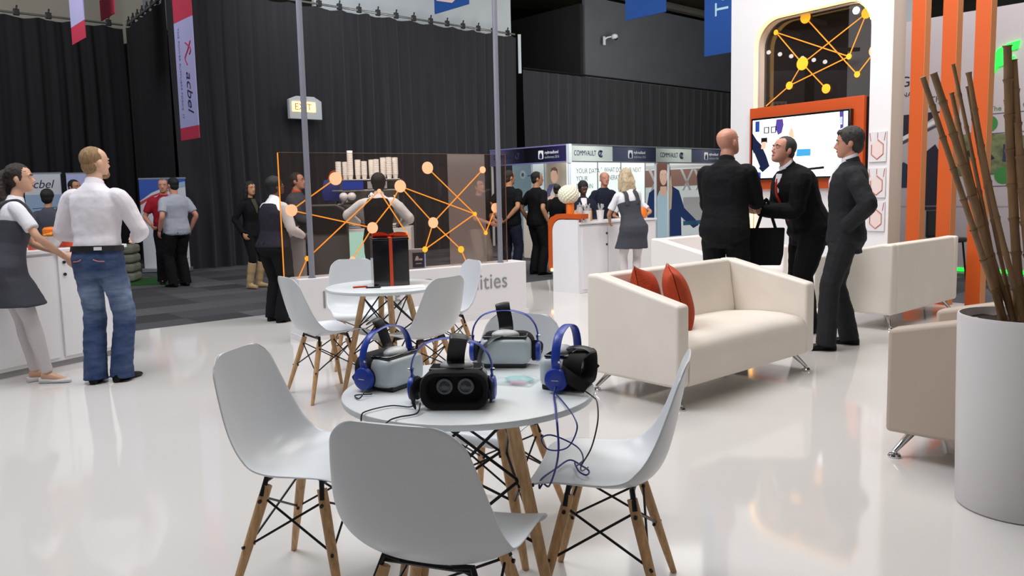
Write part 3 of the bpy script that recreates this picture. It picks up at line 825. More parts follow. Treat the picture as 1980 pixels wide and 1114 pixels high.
def ik(a, c, l1, l2, pole):
    a, c = V(a), V(c); d = c - a; L = d.length
    if L > (l1 + l2) * .999: c = a + d * ((l1 + l2) * .999 / L); d = c - a; L = d.length
    x = (l1 * l1 - l2 * l2 + L * L) / (2 * L); h = math.sqrt(max(0, l1 * l1 - x * x))
    u = d / L; p = V(pole) - u * V(pole).dot(u)
    return a + u * x + p.normalized() * h, c

def person(label, xy, fwd, H=1.75, z=0, fem=False, fat=1.0, skin='light', hair=('short', 'brown'), lean=0, side=0, twist=0, hips=(0, 0), head=(0, 0, 0),
           L=None, Rh=None, pole=(None, None), feet=None, wear=(), vox=.009, curl=.5, face=True, group=None, extra=None):
    """One figure facing local +y. Heights are for 1.75 m and scaled by H."""
    s = H / 1.75
    T = TF if fem else TM
    sw = .155 if fem else .185
    P0 = V((hips[0], hips[1], .935))
    la, sa, tw = R(lean), R(side), R(twist)
    up = V((math.sin(sa), math.sin(la), math.cos(la) * math.cos(sa))).normalized()
    def frame(t):
        k = max(0, min(1, t / .45)); kk = max(0, min(1, (t + .05) / .15))
        u = (V((0, 0, 1)).lerp(up, kk)).normalized()
        a = tw * k; r = V((math.cos(a), math.sin(a), 0)); f = u.cross(r).normalized(); r = f.cross(u)
        return (P0 + V((0, 0, t)) if t < 0 else P0 + up * t), r, f
    def ring(t, g=0, n=22, gx=0, e=2.35):
        c, r, f = frame(t); hw, hd, fo = interp(T, t)
        hw, hd = hw * fat + g + gx, hd * fat + g
        out = []
        for j in range(n):
            a = 2 * PI * j / n; ca, sa_ = math.cos(a), math.sin(a)
            x = math.copysign(abs(ca) ** (2 / e), ca); y = math.copysign(abs(sa_) ** (2 / e), sa_)
            out.append((c + r * (hw * x) + f * (hd * y + fo)) * s)
        return out
    shc, shr, shf = frame(.462)
    SH = {-1: shc - shr * sw * (1 + .35 * (fat - 1)), 1: shc + shr * sw * (1 + .35 * (fat - 1))}
    N, nr, nf = frame(.565)
    # head
    yaw, pit, rol = head
    Q = Matrix.Rotation(R(yaw), 3, 'Z') @ Matrix.Rotation(R(-pit), 3, 'X') @ Matrix.Rotation(R(rol), 3, 'Y')
    HC = N + up * .055 + V((0, .022, .085)) + Q @ V((0, .01, 0)) - V((0, .01, 0))
    hs = .95 if fem else 1.0
    def hp(p): return (HC + Q @ (V(p) * hs)) * s
    # limbs
    wr, el = {}, {}
    for sg, tgt, pl in ((-1, L, pole[0]), (1, Rh, pole[1])):
        if tgt is None: tgt = (sg * (sw + .075 + .06 * (fat - 1)) + hips[0] * .6, .03 + hips[1], .915)
        pl = pl or (sg * .5, -1, -.1)
        el[sg], wr[sg] = ik(SH[sg], tgt, .295, .265, pl)
    an, kn, toe = {}, {}, {}
    feet = feet or ((-.11, 0, 8), (.11, 0, -8))
    HJ = {}
    for sg, (fx, fy, ta) in zip((-1, 1), feet):
        HJ[sg] = P0 + V((sg * .088 * (1 + .5 * (fat - 1)), 0, -.02))
        toe[sg] = V((-math.sin(R(ta)), math.cos(R(ta)), 0))
        kn[sg], an[sg] = ik(HJ[sg], (fx, fy, .085), .425, .425, toe[sg] + V((0, 0, .02)))
        an[sg] = V((fx, fy, .085))
    S_ = lambda pts: [V(p) * s for p in pts]
    fa = .5 + .5 * fat
    def arm(b, sg, g=0, upto=1.0, hem=None, n=12):
        A, E, W = SH[sg], el[sg], wr[sg]
        pts = [A + (shc - A) * .30 - V((0, 0, .004)), A - V((0, 0, .012)), A.lerp(E, .35), A.lerp(E, .75), E, E.lerp(W, .3), E.lerp(W, .7), W]
        rad = [.046, .054, .050, .045, .041, .042, .035, .027]
        if fem: rad = [x * .82 for x in rad]
        rad = [x * fa + g * (.55 if i < 2 else 1) for i, x in enumerate(rad)]
        if hem: rad[-1] = max(rad[-1], hem); rad[-2] = max(rad[-2], hem * 1.02)
        if upto < 1:
            k = max(2, int(round(upto * 7))); pts, rad = pts[:k + 1], rad[:k + 1]
            if hem: rad[-1] = hem * fa
        b.tube(S_(cr(pts, 4)), [x * s for x in [rad[min(i // 4, len(rad) - 1)] * (1 - (i % 4) / 4) + rad[min(i // 4 + 1, len(rad) - 1)] * ((i % 4) / 4) for i in range(4 * (len(pts) - 1) + 1)]], n)
    def leg(b, sg, g=0, rad=None, z0=.0, n=14, top=True):
        A, K, F = HJ[sg], kn[sg], an[sg]
        pts = [A + V((0, 0, .03)), A.lerp(K, .25), A.lerp(K, .7), K, K.lerp(F, .3), K.lerp(F, .75), F + V((0, 0, z0))]
        rad = rad or [.090, .088, .066, .055, .057, .042, .038]
        rad = [x * (fat if i < 3 else fa) + g for i, x in enumerate(rad)]
        m = 4; cp = cr(pts, m)
        rr = [lerp(rad[min(i // m, 6)], rad[min(i // m + 1, 6)], (i % m) / m) for i in range(len(cp))]
        b.tube(S_(cp), [x * s for x in rr], n)
    # ---- body
    b = MB()
    b.loft([ring(t, -.010) for t in [-.13, -.10, -.07, -.03, 0, .04, .08, .13, .17, .22, .28, .33, .38, .42, .45, .475, .495, .515, .53, .55, .565]])
    for sg in (-1, 1):
        arm(b, sg, -.004)
        leg(b, sg, -.006)
        f = an[sg]; d = toe[sg]
        b.tube(S_([f + V((0, 0, -.01)) - d * .04, f + d * .03 - V((0, 0, .035)), f + d * .11 - V((0, 0, .06)), f + d * .15 - V((0, 0, .066))]), [.036 * s, .034 * s, .024 * s, .016 * s], 10)
        # hand
        Wp, Ep = wr[sg], el[sg]; D = (Wp - Ep).normalized()
        side_ = V((-sg, 0, 0)); Wd = V((0, .6, .5)) if abs(D.z) < .7 else V((0, 1, 0))
        Wd = (Wd - D * Wd.dot(D)).normalized(); Nn = D.cross(Wd) * (-sg if True else 1)
        Nn = Nn if Nn.dot(side_) > -.2 or abs(D.z) < .7 else -Nn
        h = .9 if fem else 1.0
        cen = Wp + D * .05
        Qm = Matrix((Wd, Nn, D)).transposed()
        b.ell(cen * s, (.038 * h * s, .016 * h * s, .056 * h * s), 12, 8, Q=Qm)
        fr = max(.0085, vox * .95) * h
        for k in range(4):
            o_ = (k - 1.5) * -.0185 * h
            base = Wp + D * .085 * h + Wd * o_
            ln = (.072, .082, .077, .060)[k] * h
            d1 = (D * math.cos(curl * .6) + Nn * math.sin(curl * .6)); d2 = D * math.cos(curl * 1.7) + Nn * math.sin(curl * 1.7); d3 = D * math.cos(curl * 2.5) + Nn * math.sin(curl * 2.5)
            p1 = base + d1 * ln * .45; p2 = p1 + d2 * ln * .33; p3 = p2 + d3 * ln * .24
            b.tube(S_([base - D * .03, base, p1, p2, p3]), [fr * s, fr * 1.05 * s, fr * s, fr * .93 * s, fr * .8 * s], 8)
        tb = Wp + D * .03 + Wd * .022 * h
        b.tube(S_([tb, tb + (D * .6 + Wd * .8 + Nn * .3).normalized() * .035 * h, tb + (D * .6 + Wd * .8 + Nn * .3).normalized() * .035 * h + (D * .9 + Wd * .25 + Nn * .45).normalized() * .032 * h]), [fr * 1.3 * s, fr * 1.15 * s, fr * .9 * s], 8)
    # neck and head
    b.tube([(N - up * .05) * s, (N + up * .03 + V((0, .006, .02))) * s, hp((0, -.018, -.055))], [(.060 if not fem else .049) * fa * s, (.055 if not fem else .044) * fa * s, .052 * hs * s], 14)
    rings = []
    for z_, w_, yf, yb in HEADP:
        y0 = (yf + yb) / 2; hd = (yf - yb) / 2
        rings.append([hp((w_ * math.copysign(abs(math.cos(a)) ** .87, math.cos(a)), y0 + hd * math.copysign(abs(math.sin(a)) ** .87, math.sin(a)), z_)) for a in [2 * PI * j / 24 for j in range(24)]])
    b.loft(rings)
    b.tube([hp((0, .076, .012)), hp((0, .092, -.01)), hp((0, .103, -.032)), hp((0, .088, -.044))], [.008 * s, .010 * s, .0135 * s, .010 * s], 8)
    for sg in (-1, 1):
        b.ell(hp((sg * .012, .088, -.040)), (.009 * s,) * 3, 8, 6)
        b.ell(hp((sg * .077, -.012, -.012)), (.010 * s, .020 * s, .031 * s), 10, 8, Q=Q)
        b.ell(hp((sg * .030, .077, .020)), (.024 * s, .012 * s, .008 * s), 10, 6, Q=Q)
    b.ell(hp((0, .080, -.066)), (.024 * s, .012 * s, .010 * s), 10, 6, Q=Q)
    b.ell(hp((0, .074, -.098)), (.020 * s, .014 * s, .013 * s), 10, 6, Q=Q)
    o = b.build('person', 'skin_' + skin, remesh=vox * .78, smooth=3)
    o.location = (*xy, z); o.rotation_euler = (0, 0, math.atan2(-fwd[0], fwd[1]))
    tag(o, label, 'person', group)
    if face:
        b = MB()
        for sg in (-1, 1): b.ell(hp((sg * .031, .0815, .001)), (.0125 * s, .0065 * s, .0065 * s), 10, 8, Q=Q)
        e_ = b.build('eyes', 'eye_white', o)
        b = MB()
        for sg in (-1, 1): b.ell(hp((sg * .031, .0865, .001)), (.0055 * s, .0030 * s, .0058 * s), 10, 8, Q=Q)
        b.build('iris', 'iris', e_)
        b = MB(); b.ell(hp((0, .0905, -.067)), (.020 * s, .0045 * s, .0065 * s), 10, 8, Q=Q); b.build('mouth', 'lip', o)
        if hair[1] != 'none':
            b = MB()
            for sg in (-1, 1): b.tube([hp((sg * .014, .0885, .020)), hp((sg * .032, .0895, .026)), hp((sg * .050, .080, .020))], [.0035 * s, .0045 * s, .003 * s], 6)
            b.build('eyebrows', 'hair_' + hair[1], o)
    # ---- hair
    st, hc = hair
    b = MB(); ex = {'buzz': -.004, 'short': 0, 'wavy': .006, 'afro': .012, 'long': .004, 'pony': .002, 'bun': .003, 'fringe': 0}.get(st, 0)
    if st in ('buzz', 'short', 'wavy', 'long', 'pony', 'bun', 'afro'):
        b.ell(hp((0, -.018, .036)), ((.0825 + ex) * s * hs, (.097 + ex) * s * hs, (.090 + ex) * s * hs), 24, 16, Q=Q)
        b.ell(hp((0, -.047, -.022)), ((.069 + ex) * s * hs, (.058 + ex) * s * hs, (.070 + ex) * s * hs), 20, 12, Q=Q)
        if st != 'buzz':
            for sg in (-1, 1): b.ell(hp((sg * .070, .010, .012)), (.010 * s, .020 * s, .036 * s), 10, 8, Q=Q)
        if st == 'wavy':
            b.ell(hp((0, .052, .082)), (.058 * s, .036 * s, .026 * s), 14, 10, Q=Q)
        if st == 'fringe' or st == 'bangs':
            b.ell(hp((0, .06, .05)), (.06 * s, .03 * s, .03 * s), 14, 10, Q=Q)
    if st == 'fringe':
        b.ell(hp((0, -.050, -.012)), (.076 * s, .060 * s, .040 * s), 20, 12, Q=Q)
    if st == 'long':
        for dx, ln in ((-.06, .30), (-.03, .36), (0, .38), (.03, .36), (.06, .30)):
            b.tube([hp((dx * .8, -.06, .03)), hp((dx * 1.1, -.10, -.06)), hp((dx * 1.25, -.115, -.06 - ln * .45)), hp((dx * 1.3, -.10, -.06 - ln * .8))], [.042 * s, .046 * s, .044 * s, .022 * s], 10)
        for sg in (-1, 1):
            b.tube([hp((sg * .06, .0, .05)), hp((sg * .082, -.01, -.05)), hp((sg * .084, -.03, -.17)), hp((sg * .075, -.05, -.26))], [.03 * s, .034 * s, .034 * s, .018 * s], 10)
    if st == 'pony':
        b.ell(hp((0, -.115, .045)), (.030 * s, .030 * s, .030 * s), 10, 8)
        for dx in (-.02, 0, .022):
            b.tube([hp((0, -.115, .045)), hp((dx + .01, -.150, .02)), hp((dx * 1.6 + .02, -.155, -.10)), hp((dx * 1.8 + .025, -.140, -.22)), hp((dx * 1.2 + .02, -.125, -.30))], [.030 * s, .050 * s, .052 * s, .040 * s, .014 * s], 10)
    if st == 'bun':
        b.ell(hp((0, -.105, .05)), (.040 * s, .036 * s, .040 * s), 12, 10)
    if b.v:
        b.build('hair', 'hair_' + hc, o, remesh=max(.0055, vox * .7), smooth=4, disp=.010 if st in ('long', 'pony', 'wavy') else .004, dscale=.02)
    if st == 'buzz':
        b = MB(); b.ell(hp((0, .062, -.090)), (.046 * s, .034 * s, .034 * s), 14, 10, Q=Q); b.ell(hp((0, .030, -.095)), (.052 * s, .045 * s, .026 * s), 14, 10, Q=Q)
        b.build('beard', 'hair_' + hc, o, remesh=.006, smooth=3)
    # ---- clothes
    gv = max(.0075, vox)
    for w in wear:
        kind, mt = w[0], w[1]; op = w[2] if len(w) > 2 else {}
        b = MB()
        if kind in ('trousers', 'jeans', 'tights'):
            g = op.get('g', .012 if kind != 'tights' else .003)
            b.loft([ring(t, g) for t in [-.13, -.10, -.07, -.03, 0, .04, op.get('top', .09)]])
            rad = op.get('rad', [.090, .090, .074, .066, .066, .064, .066]) if kind != 'tights' else None
            for sg in (-1, 1): leg(b, sg, g, rad, z0=op.get('z0', -.045 if kind != 'tights' else 0))
            b.build(kind, mt, o, remesh=gv, smooth=4, disp=op.get('disp', .016 if kind != 'tights' else 0), dscale=.09)
        elif kind in ('shirt', 'tee', 'jacket', 'polo', 'top', 'vest'):
            g = {'jacket': .026, 'vest': .020, 'polo': .020}.get(kind, .013)
            lo = op.get('hem', {'jacket': -.17, 'vest': -.04}.get(kind, -.02))
            ts = [t for t in (-.30, -.26, -.22, -.17, -.13, -.10, -.07, -.03, 0, .04, .08, .13, .17, .22, .28, .33, .38, .42, .45, .475, .495, .515, .53, .545, .558) if t >= lo]
            if kind == 'vest': ts = [t for t in ts if t <= .50]
            b.loft([ring(t, g * (1 if t < .5 else max(.25, 1 - (t - .5) / .07)) + (.012 * (lo + .2 - t) / .2 if t < lo + .2 and kind == 'jacket' else 0), gx=-.012 if kind == 'vest' and t > .38 else 0) for t in ts])
            if kind != 'vest':
                for sg in (-1, 1):
                    if op.get('one') == -sg: continue
                    if op.get('short') or kind in ('tee', 'polo'): arm(b, sg, g * .9, .42, hem=.062 if not fem else .056)
                    elif op.get('roll'): arm(b, sg, g * .8, .75, hem=.055)
                    else: arm(b, sg, g * .95 if kind == 'jacket' else g * 1.5, 1, hem=.045 if kind == 'jacket' else .038)
            g_ = b.build(kind, mt, o, remesh=gv, smooth=4, disp=op.get('disp', .014), dscale=op.get('ds', .10))
            if op.get('collar'):
                b = MB(); q = interp(T, .565)[0] * fa
                rg = []
                for tt, dq, tl in ((.522, .030, .0), (.548, .012, .004), (.578, .007, .012), (.582, .003, .012)):
                    c0 = P0 + up * tt; cc, r0, f0 = frame(.54)
                    rg.append([(c0 + r0 * ((q + dq) * math.cos(a)) + f0 * ((q + dq) * math.sin(a) - .004 + (.012 if tt > .55 else 0)) - up * (tl * math.sin(a) * 1.6)) * s for a in [2 * PI * k / 20 for k in range(20)]])
                b.loft(rg); b.build('collar', op['collar'], g_)
        elif kind == 'dress':
            hemt = op.get('hem', -.31)
            rg = []
            for t in (hemt, hemt * .7, -.16, -.07, 0, .08, .17, .25, .31, .345):
                if t < -.10:
                    k = (-.10 - t) / (-.10 - hemt); hw, hd = .178 + .035 * k + .012, .125 + .035 * k + .012
                    kk = min(1, k * .36 + .02); mL = [HJ[g].lerp(kn[g], max(0, (-t - .02) / .42)) for g in (-1, 1)]; mid = (mL[0] + mL[1]) / 2; c = V((mid.x, mid.y, P0.z + t)); hw += .012 + max(0, abs(mL[1].x - mL[0].x) / 2 - .09); hd += .015 + abs(mL[1].y - mL[0].y) / 2; r = V((1, 0, 0)); f = V((0, 1, 0)); rg.append([(c + r * (hw * math.cos(a)) + f * (hd * math.sin(a) - .005)) * s for a in [2 * PI * j / 22 for j in range(22)]])
                else: rg.append(ring(t, .034 if t < .05 else .024))
            b.loft(rg)
            for sg in (-1, 1):
                pts = []
                for t, fy in ((.29, .9), (.38, .98), (.46, .88), (.515, .1), (.46, -.95), (.38, -1.02), (.29, -1.0)):
                    c, r, f = frame(t); hw, hd, fo = interp(T, t); pts.append((c + r * sg * (.082 if t < .4 else .072) + f * (fy * (hd + .018) + fo)) * s)
                b.tube(cr(pts, 4), .034 * s, 10, flat=.42, up=(0, 1, 0))
            b.build('pinafore_dress', mt, o, remesh=gv, smooth=4, disp=.012, dscale=.12)
        elif kind == 'shoes':
            for sg in (-1, 1):
                b = MB(); f = V((an[sg].x, an[sg].y, 0)); d = toe[sg]; sd = V((d.y, -d.x, 0)); k_ = .88 if fem else 1.0
                rg = []
                prof = [(-.078, .020, .045), (-.068, .032, .075), (-.03, .037, .088), (.02, .039, .082), (.07, .043, .064), (.12, .046, .046), (.165, .040, .036), (.190, .026, .028), (.198, .010, .018)]
                if op.get('flat'): prof = [(a_, w_ * .95, min(h_, .045 if a_ < .05 else .036)) for a_, w_, h_ in prof]
                for a_, w_, h_ in prof:
                    rg.append([(f + d * a_ * k_ + sd * (w_ * k_ * math.cos(a)) + V((0, 0, max(0.002, h_ * (.5 + .5 * math.sin(a)) if math.sin(a) > -.6 else .002)))) * s for a in [2 * PI * j / 14 for j in range(14)]])
                b.loft(rg); b.build('shoe', mt, o)
        elif kind == 'boots':
            for sg in (-1, 1):
                b = MB(); K, F = kn[sg], an[sg]; d = toe[sg]
                b.tube(S_(cr([K.lerp(F, .15), K.lerp(F, .5), K.lerp(F, .85), F - V((0, 0, .03))], 3)), [.066 * s] * 4 + [.058 * s] * 3 + [.05 * s] * 3, 14)
                b.tube(S_([V((F.x, F.y, .04)) - d * .05, V((F.x, F.y, .045)) + d * .05, V((F.x, F.y, .032)) + d * .17]), [.042 * s, .044 * s, .03 * s], 12)
                b.build('boot', mt, o, remesh=.009, smooth=2)
        elif kind == 'neckband':
            q = interp(T, .565)[0] * fa; rg = []
            for tt, dq, tl in ((.55, .006, .008), (.60, .005, .016), (.604, .002, .016)):
                c0 = P0 + up * tt; cc, r0, f0 = frame(.54)
                rg.append([(c0 + r0 * ((q + dq) * math.cos(a)) + f0 * ((q + dq) * math.sin(a) + .010) - up * (tl * math.sin(a) * 1.6)) * s for a in [2 * PI * k / 20 for k in range(20)]])
            b.loft(rg); b.build('shirt_collar', mt, o)
        elif kind == 'stitches':
            for sg in (-1, 1):
                b = MB(); pts = []
                for x, t in ((.045, .0), (.075, -.012), (.115, -.014)):
                    c, r, f = frame(t); hw, hd, fo = interp(T, t); x_ = x / (hw * fat)
                    pts.append((c + r * sg * x + f * (-(hd * fat + .022) * (1 - x_ ** 2.35) ** (1 / 2.35) + fo)) * s)
                b.tube(cr(pts, 4), .004 * s, 6); b.build('pocket_stitch', mt, o)
        elif kind == 'belt':
            b.loft([ring(t, .024, e=2.35) for t in (.055, .095)], caps=True); g_ = b.build('belt', mt, o)
            if op.get('patch'):
                c, r, f = frame(.075); hw, hd, fo = interp(T, .075)
                b = MB(); b.add([(c + r * x + f * (-(hd * fat + .0275) + fo) + up * zz) * s for x, zz in ((.05, -.012), (.11, -.012), (.11, .012), (.05, .012))], [(0, 1, 2, 3)])
                b.build('buckle_patch', 'white_paint', g_)
        elif kind == 'tie':
            pts = []
            for t in (.50, .45, .38, .30, .20, .12):
                c, r, f = frame(t); hw, hd, fo = interp(T, t); pts.append((c + f * (hd * fat + .034 + fo)) * s)
            b.tube(pts, [.016 * s, .018 * s, .022 * s, .028 * s, .03 * s, .012 * s], 8, flat=.3, up=(0, 1, 0)); b.build('tie', mt, o)
        elif kind == 'lapel_shirt':
            pts = []
            for t in (.53, .48, .40, .30):
                c, r, f = frame(t); hw, hd, fo = interp(T, t); pts.append((c + f * (hd * fat + .020 + fo)) * s)
            b.tube(pts, [.05 * s, .05 * s, .04 * s, .012 * s], 10, flat=.3, up=(0, 1, 0)); b.build('shirt_front', mt, o)
    return o
SH_ = ('shoes', 'black_shoe')
suit = lambda m, t=None, **k: [('trousers', t or m), ('jacket', m, dict(collar=k.get('collar', m), disp=.016)), SH_]
mm('line_red', '#b8705f', .6)
# front of the stand
person('man in a white shirt and faded jeans seen from behind at the white cabinets', (-3.06, 5.88), (.03, 1), 1.745, fat=1.0, skin='fair', hair=('buzz', 'fair'), lean=3, twist=-4, head=(-28, -4, 0),
       L=(-.17, .30, 1.06), Rh=(.15, .30, 1.07), pole=((-.85, -.5, -.7), (.85, -.5, -.7)), feet=((-.075, -.02, 12), (.095, .04, -14)), vox=.0075,
       wear=[('jeans', 'denim', dict(rad=[.082, .084, .073, .068, .068, .066, .074], z0=-.06, disp=.024)), ('shirt', 'white_shirt', dict(hem=.05, collar='white_shirt', disp=.020, ds=.13)), ('belt', 'belt', dict(patch=1)), ('stitches', 'line_red'), SH_])
person('waitress with a dark ponytail and white tights leaning on the white cabinets', (-3.59, 5.935), (.72, .70), 1.66, fem=True, skin='light', hair=('pony', 'brown'), lean=13, side=-5, twist=-12, hips=(-.11, -.15), head=(-24, -2, 0),
       L=(-.14, .28, 1.0), Rh=(.12, .22, .98), pole=((-.8, -.6, -.4), (.9, -.5, -.4)), feet=((-.06, -.02, 5), (.09, .03, -40)), vox=.0075,
       wear=[('tights', 'white_tights'), ('tee', 'white_tee'), ('dress', 'charcoal_dress'), ('shoes', 'white_shoe', dict(flat=1))])
person('bald man in a black jacket seen from behind, reading a phone', (1.91, 7.12), (.52, .85), 1.87, fat=1.06, skin='red', hair=('bald', 'none'), lean=5, twist=-8, head=(-22, -16, 0),
       L=(-.04, .36, 1.17), Rh=(.12, .39, 1.21), pole=((-.55, -.6, -1), (.5, -.7, -1)), vox=.0075, wear=suit('black_suit', 'black_cloth'))
person('man in a black suit and red tie bending toward the bald man', (2.70, 7.36), (-1, -.12), 1.84, fat=1.22, skin='red', hair=('short', 'darkgrey'), lean=22, head=(8, -14, 0), hips=(0, -.06),
       L=(-.06, .40, 1.08), Rh=(.03, .38, 1.08), pole=((-.4, -.5, -1), (.4, -.5, -1)), feet=((-.12, 0, 8), (.14, -.14, -6)), vox=.0075,
       wear=suit('jet_suit') + [('neckband', 'white_shirt'), ('lapel_shirt', 'white_shirt'), ('tie', 'red_tie')])
person('man in a charcoal suit, hands in pockets, in profile before the television', (2.76, 6.57), (-.96, .30), 1.81, fat=1.03, skin='red', hair=('wavy', 'darkgrey'), lean=-3, head=(-4, 2, 0),
       L=(-.185, .02, .975), Rh=(.185, .02, .975), pole=((-.9, -.8, -.2), (.9, -.8, -.2)), feet=((-.16, .14, 6), (.13, -.06, -12)), vox=.0075,
       wear=suit('grey_suit') + [('neckband', 'white_shirt'), ('lapel_shirt', 'white_shirt')])
person('waitress in a dark waistcoat and black trousers, reaching toward the glass screen', (-2.57, 8.62), (.55, .83), 1.57, fem=True, fat=1.28, skin='brown', hair=('afro', 'black'), lean=4, head=(-20, -14, 0),
       L=(-.05, .34, 1.05), Rh=(.18, .30, 1.03), feet=((-.10, 0, 5), (.10, -.03, -5)), wear=[('trousers', 'black_cloth'), ('shirt', 'white_tee', dict(collar='white_tee')), ('vest', 'dark_vest'), SH_])
person('barista in a black waistcoat at the coffee machine, seen from behind', (-1.52, 9.15), (.05, 1), 1.60, fem=False, fat=1.02, skin='dark', hair=('afro', 'black'), lean=10, head=(0, -22, 0),
       L=(-.34, .36, 1.12), Rh=(.24, .36, 1.10), pole=((-1, -.2, -.4), (1, -.3, -.6)), wear=[('trousers', 'black_cloth'), ('shirt', 'white_tee', dict(collar='white_tee')), ('vest', 'black_cloth'), SH_])
person('woman with long dark hair, black cardigan and tan boots standing by the drape', (-3.92, 12.05), (.80, -.35), 1.61, z=-.02, fem=True, skin='tan', hair=('long', 'black'), head=(-10, 0, 0), vox=.011,
       wear=[('tights', 'black_cloth'), ('top', 'black_cloth', dict(hem=-.22)), ('lapel_shirt', 'brown_top'), ('boots', 'tan_boot')])
person('grey-haired man in a red shirt with a lanyard in front of the pull-up banner', (-5.62, 13.0), (.55, -.85), 1.70, z=-.02, fat=1.08, skin='red', hair=('short', 'grey'), head=(-18, 0, 0), vox=.011,
       Rh=(.26, .22, 1.0), wear=[('trousers', 'black_cloth'), ('polo', 'red_shirt'), ('tie', 'white_tee'), SH_])
person('dark-haired man in a pale blue short-sleeved shirt and black trousers, back turned', (-5.24, 12.5), (-.75, .55), 1.70, z=-.02, fat=1.15, skin='red', hair=('short', 'black'), head=(0, 0, 0), vox=.011,
       wear=[('trousers', 'black_cloth'), ('polo', 'blue_shirt', dict(hem=-.10)), SH_])
person('woman in a grey jacket beyond the cabinets, only dark head and shoulders showing', (-5.95, 10.3), (-.3, 1), 1.53, z=-.02, fem=True, fat=1.1, skin='tan', hair=('afro', 'black'), vox=.011, face=False, wear=[('trousers', 'black_cloth'), ('jacket', 'grey_jacket'), SH_])
person('dark-haired man mostly hidden behind the shoulder of the man in the white shirt', (-6.85, 12.6), (.9, -.3), 1.70, z=-.02, skin='tan', hair=('short', 'black'), vox=.011, wear=[('trousers', 'black_cloth'), ('shirt', 'navy_cloth'), SH_])
person('man with an orange scarf seen blurred through the smoky glass, looking away', (-2.85, 10.7), (.95, -.1), 1.68, z=-.02, fat=1.05, skin='red', hair=('short', 'brown'), vox=.011, head=(0, -6, 0), Rh=(.1, .35, 1.05),
       wear=[('trousers', 'black_cloth'), ('jacket', 'grey_jacket', dict(collar='scarf_orange')), SH_])
person('man in a black polo and grey trousers behind the frosted glass panel', (-.47, 11.9), (.75, -.65), 1.55, z=-.02, fat=1.05, skin='red', hair=('short', 'brown'), vox=.011, head=(-4, -14, 0), L=(-.10, .32, 1.06), Rh=(.10, .33, 1.04),
       wear=[('trousers', 'grey_trousers'), ('polo', 'black_cloth'), SH_])
person('man in a black polo and dark jeans by the second pole, hands behind his back', (-.02, 13.0), (.55, .83), 1.71, z=-.02, fat=1.12, skin='tan', hair=('short', 'brown'), vox=.011, head=(-20, 0, 0), L=(-.10, -.17, .98), Rh=(.08, -.18, .97), pole=((-1, -.4, 0), (1, -.4, 0)),
       wear=[('trousers', 'navy_cloth'), ('polo', 'black_cloth', dict(hem=-.1)), SH_])
person('man in black standing sideways before the printed booth, arms hanging', (.43, 13.1), (.70, .55), 1.68, z=-.02, fat=1.05, skin='tan', hair=('short', 'black'), vox=.011, head=(-28, 0, 0),
       wear=[('trousers', 'black_cloth'), ('polo', 'black_cloth', dict(hem=-.1)), SH_])
person('person in a black jacket half hidden behind the white flowers', (.83, 14.2), (.3, .95), 1.48, z=-.02, fem=True, fat=1.1, skin='tan', hair=('bun', 'brown'), vox=.011, face=False, wear=[('trousers', 'black_cloth'), ('jacket', 'black_suit'), SH_])
person('dark-skinned woman in a black jacket facing the counter of sweets', (1.06, 11.65), (.05, -1), 1.50, z=-.02, fem=True, fat=1.15, skin='dark', hair=('afro', 'black'), vox=.010, head=(6, -4, 0), L=(-.12, .30, 1.02), Rh=(.12, .30, 1.02),
       wear=[('trousers', 'black_cloth'), ('jacket', 'navy_cloth'), ('lapel_shirt', 'white_shirt'), SH_])
person('bald man in a dark jacket behind the counter, half hidden by the blonde waitress', (1.50, 12.80), (.55, -.8), 1.645, z=-.02, fat=1.05, skin='red', hair=('bald', 'none'), vox=.010, head=(-20, -6, 0), wear=[('trousers', 'black_cloth'), ('jacket', 'navy_cloth'), SH_])
person('small fair-haired person in white beyond the counter, only head and shoulders showing', (1.42, 13.5), (.1, -1), 1.36, z=-.02, fem=True, skin='tan', hair=('short', 'fair'), vox=.010, wear=[('trousers', 'white_tights'), ('tee', 'white_tee'), SH_])
person('blonde waitress in a grey pinafore leaning on the counter of sweets, back turned', (1.56, 10.42), (-.28, .96), 1.63, fem=True, skin='tan', hair=('long', 'blonde'), lean=10, side=-6, head=(14, -10, 0), hips=(.02, -.06), L=(-.17, .32, .99), Rh=(.12, .34, .99), pole=((-.8, -.6, -.5), (.8, -.6, -.5)),
       feet=((-.08, .02, 5), (.07, -.03, -20)), wear=[('tights', 'white_tights'), ('tee', 'white_tee'), ('dress', 'charcoal_dress'), ('shoes', 'white_shoe', dict(flat=1))])
person('dark-haired waitress behind the counter, her bare arm reaching to an orange pot', (1.84, 12.20), (-.35, -.94), 1.47, fem=True, skin='tan', hair=('long', 'brown'), lean=10, head=(-14, -10, 0), L=(-.22, .28, 1.06), Rh=(.1, .25, 1.06), pole=((-1, -.3, -.1), (1, -.5, -.3)),
       wear=[('tights', 'white_tights'), ('tee', 'white_tee'), ('dress', 'charcoal_dress'), ('shoes', 'white_shoe', dict(flat=1))])
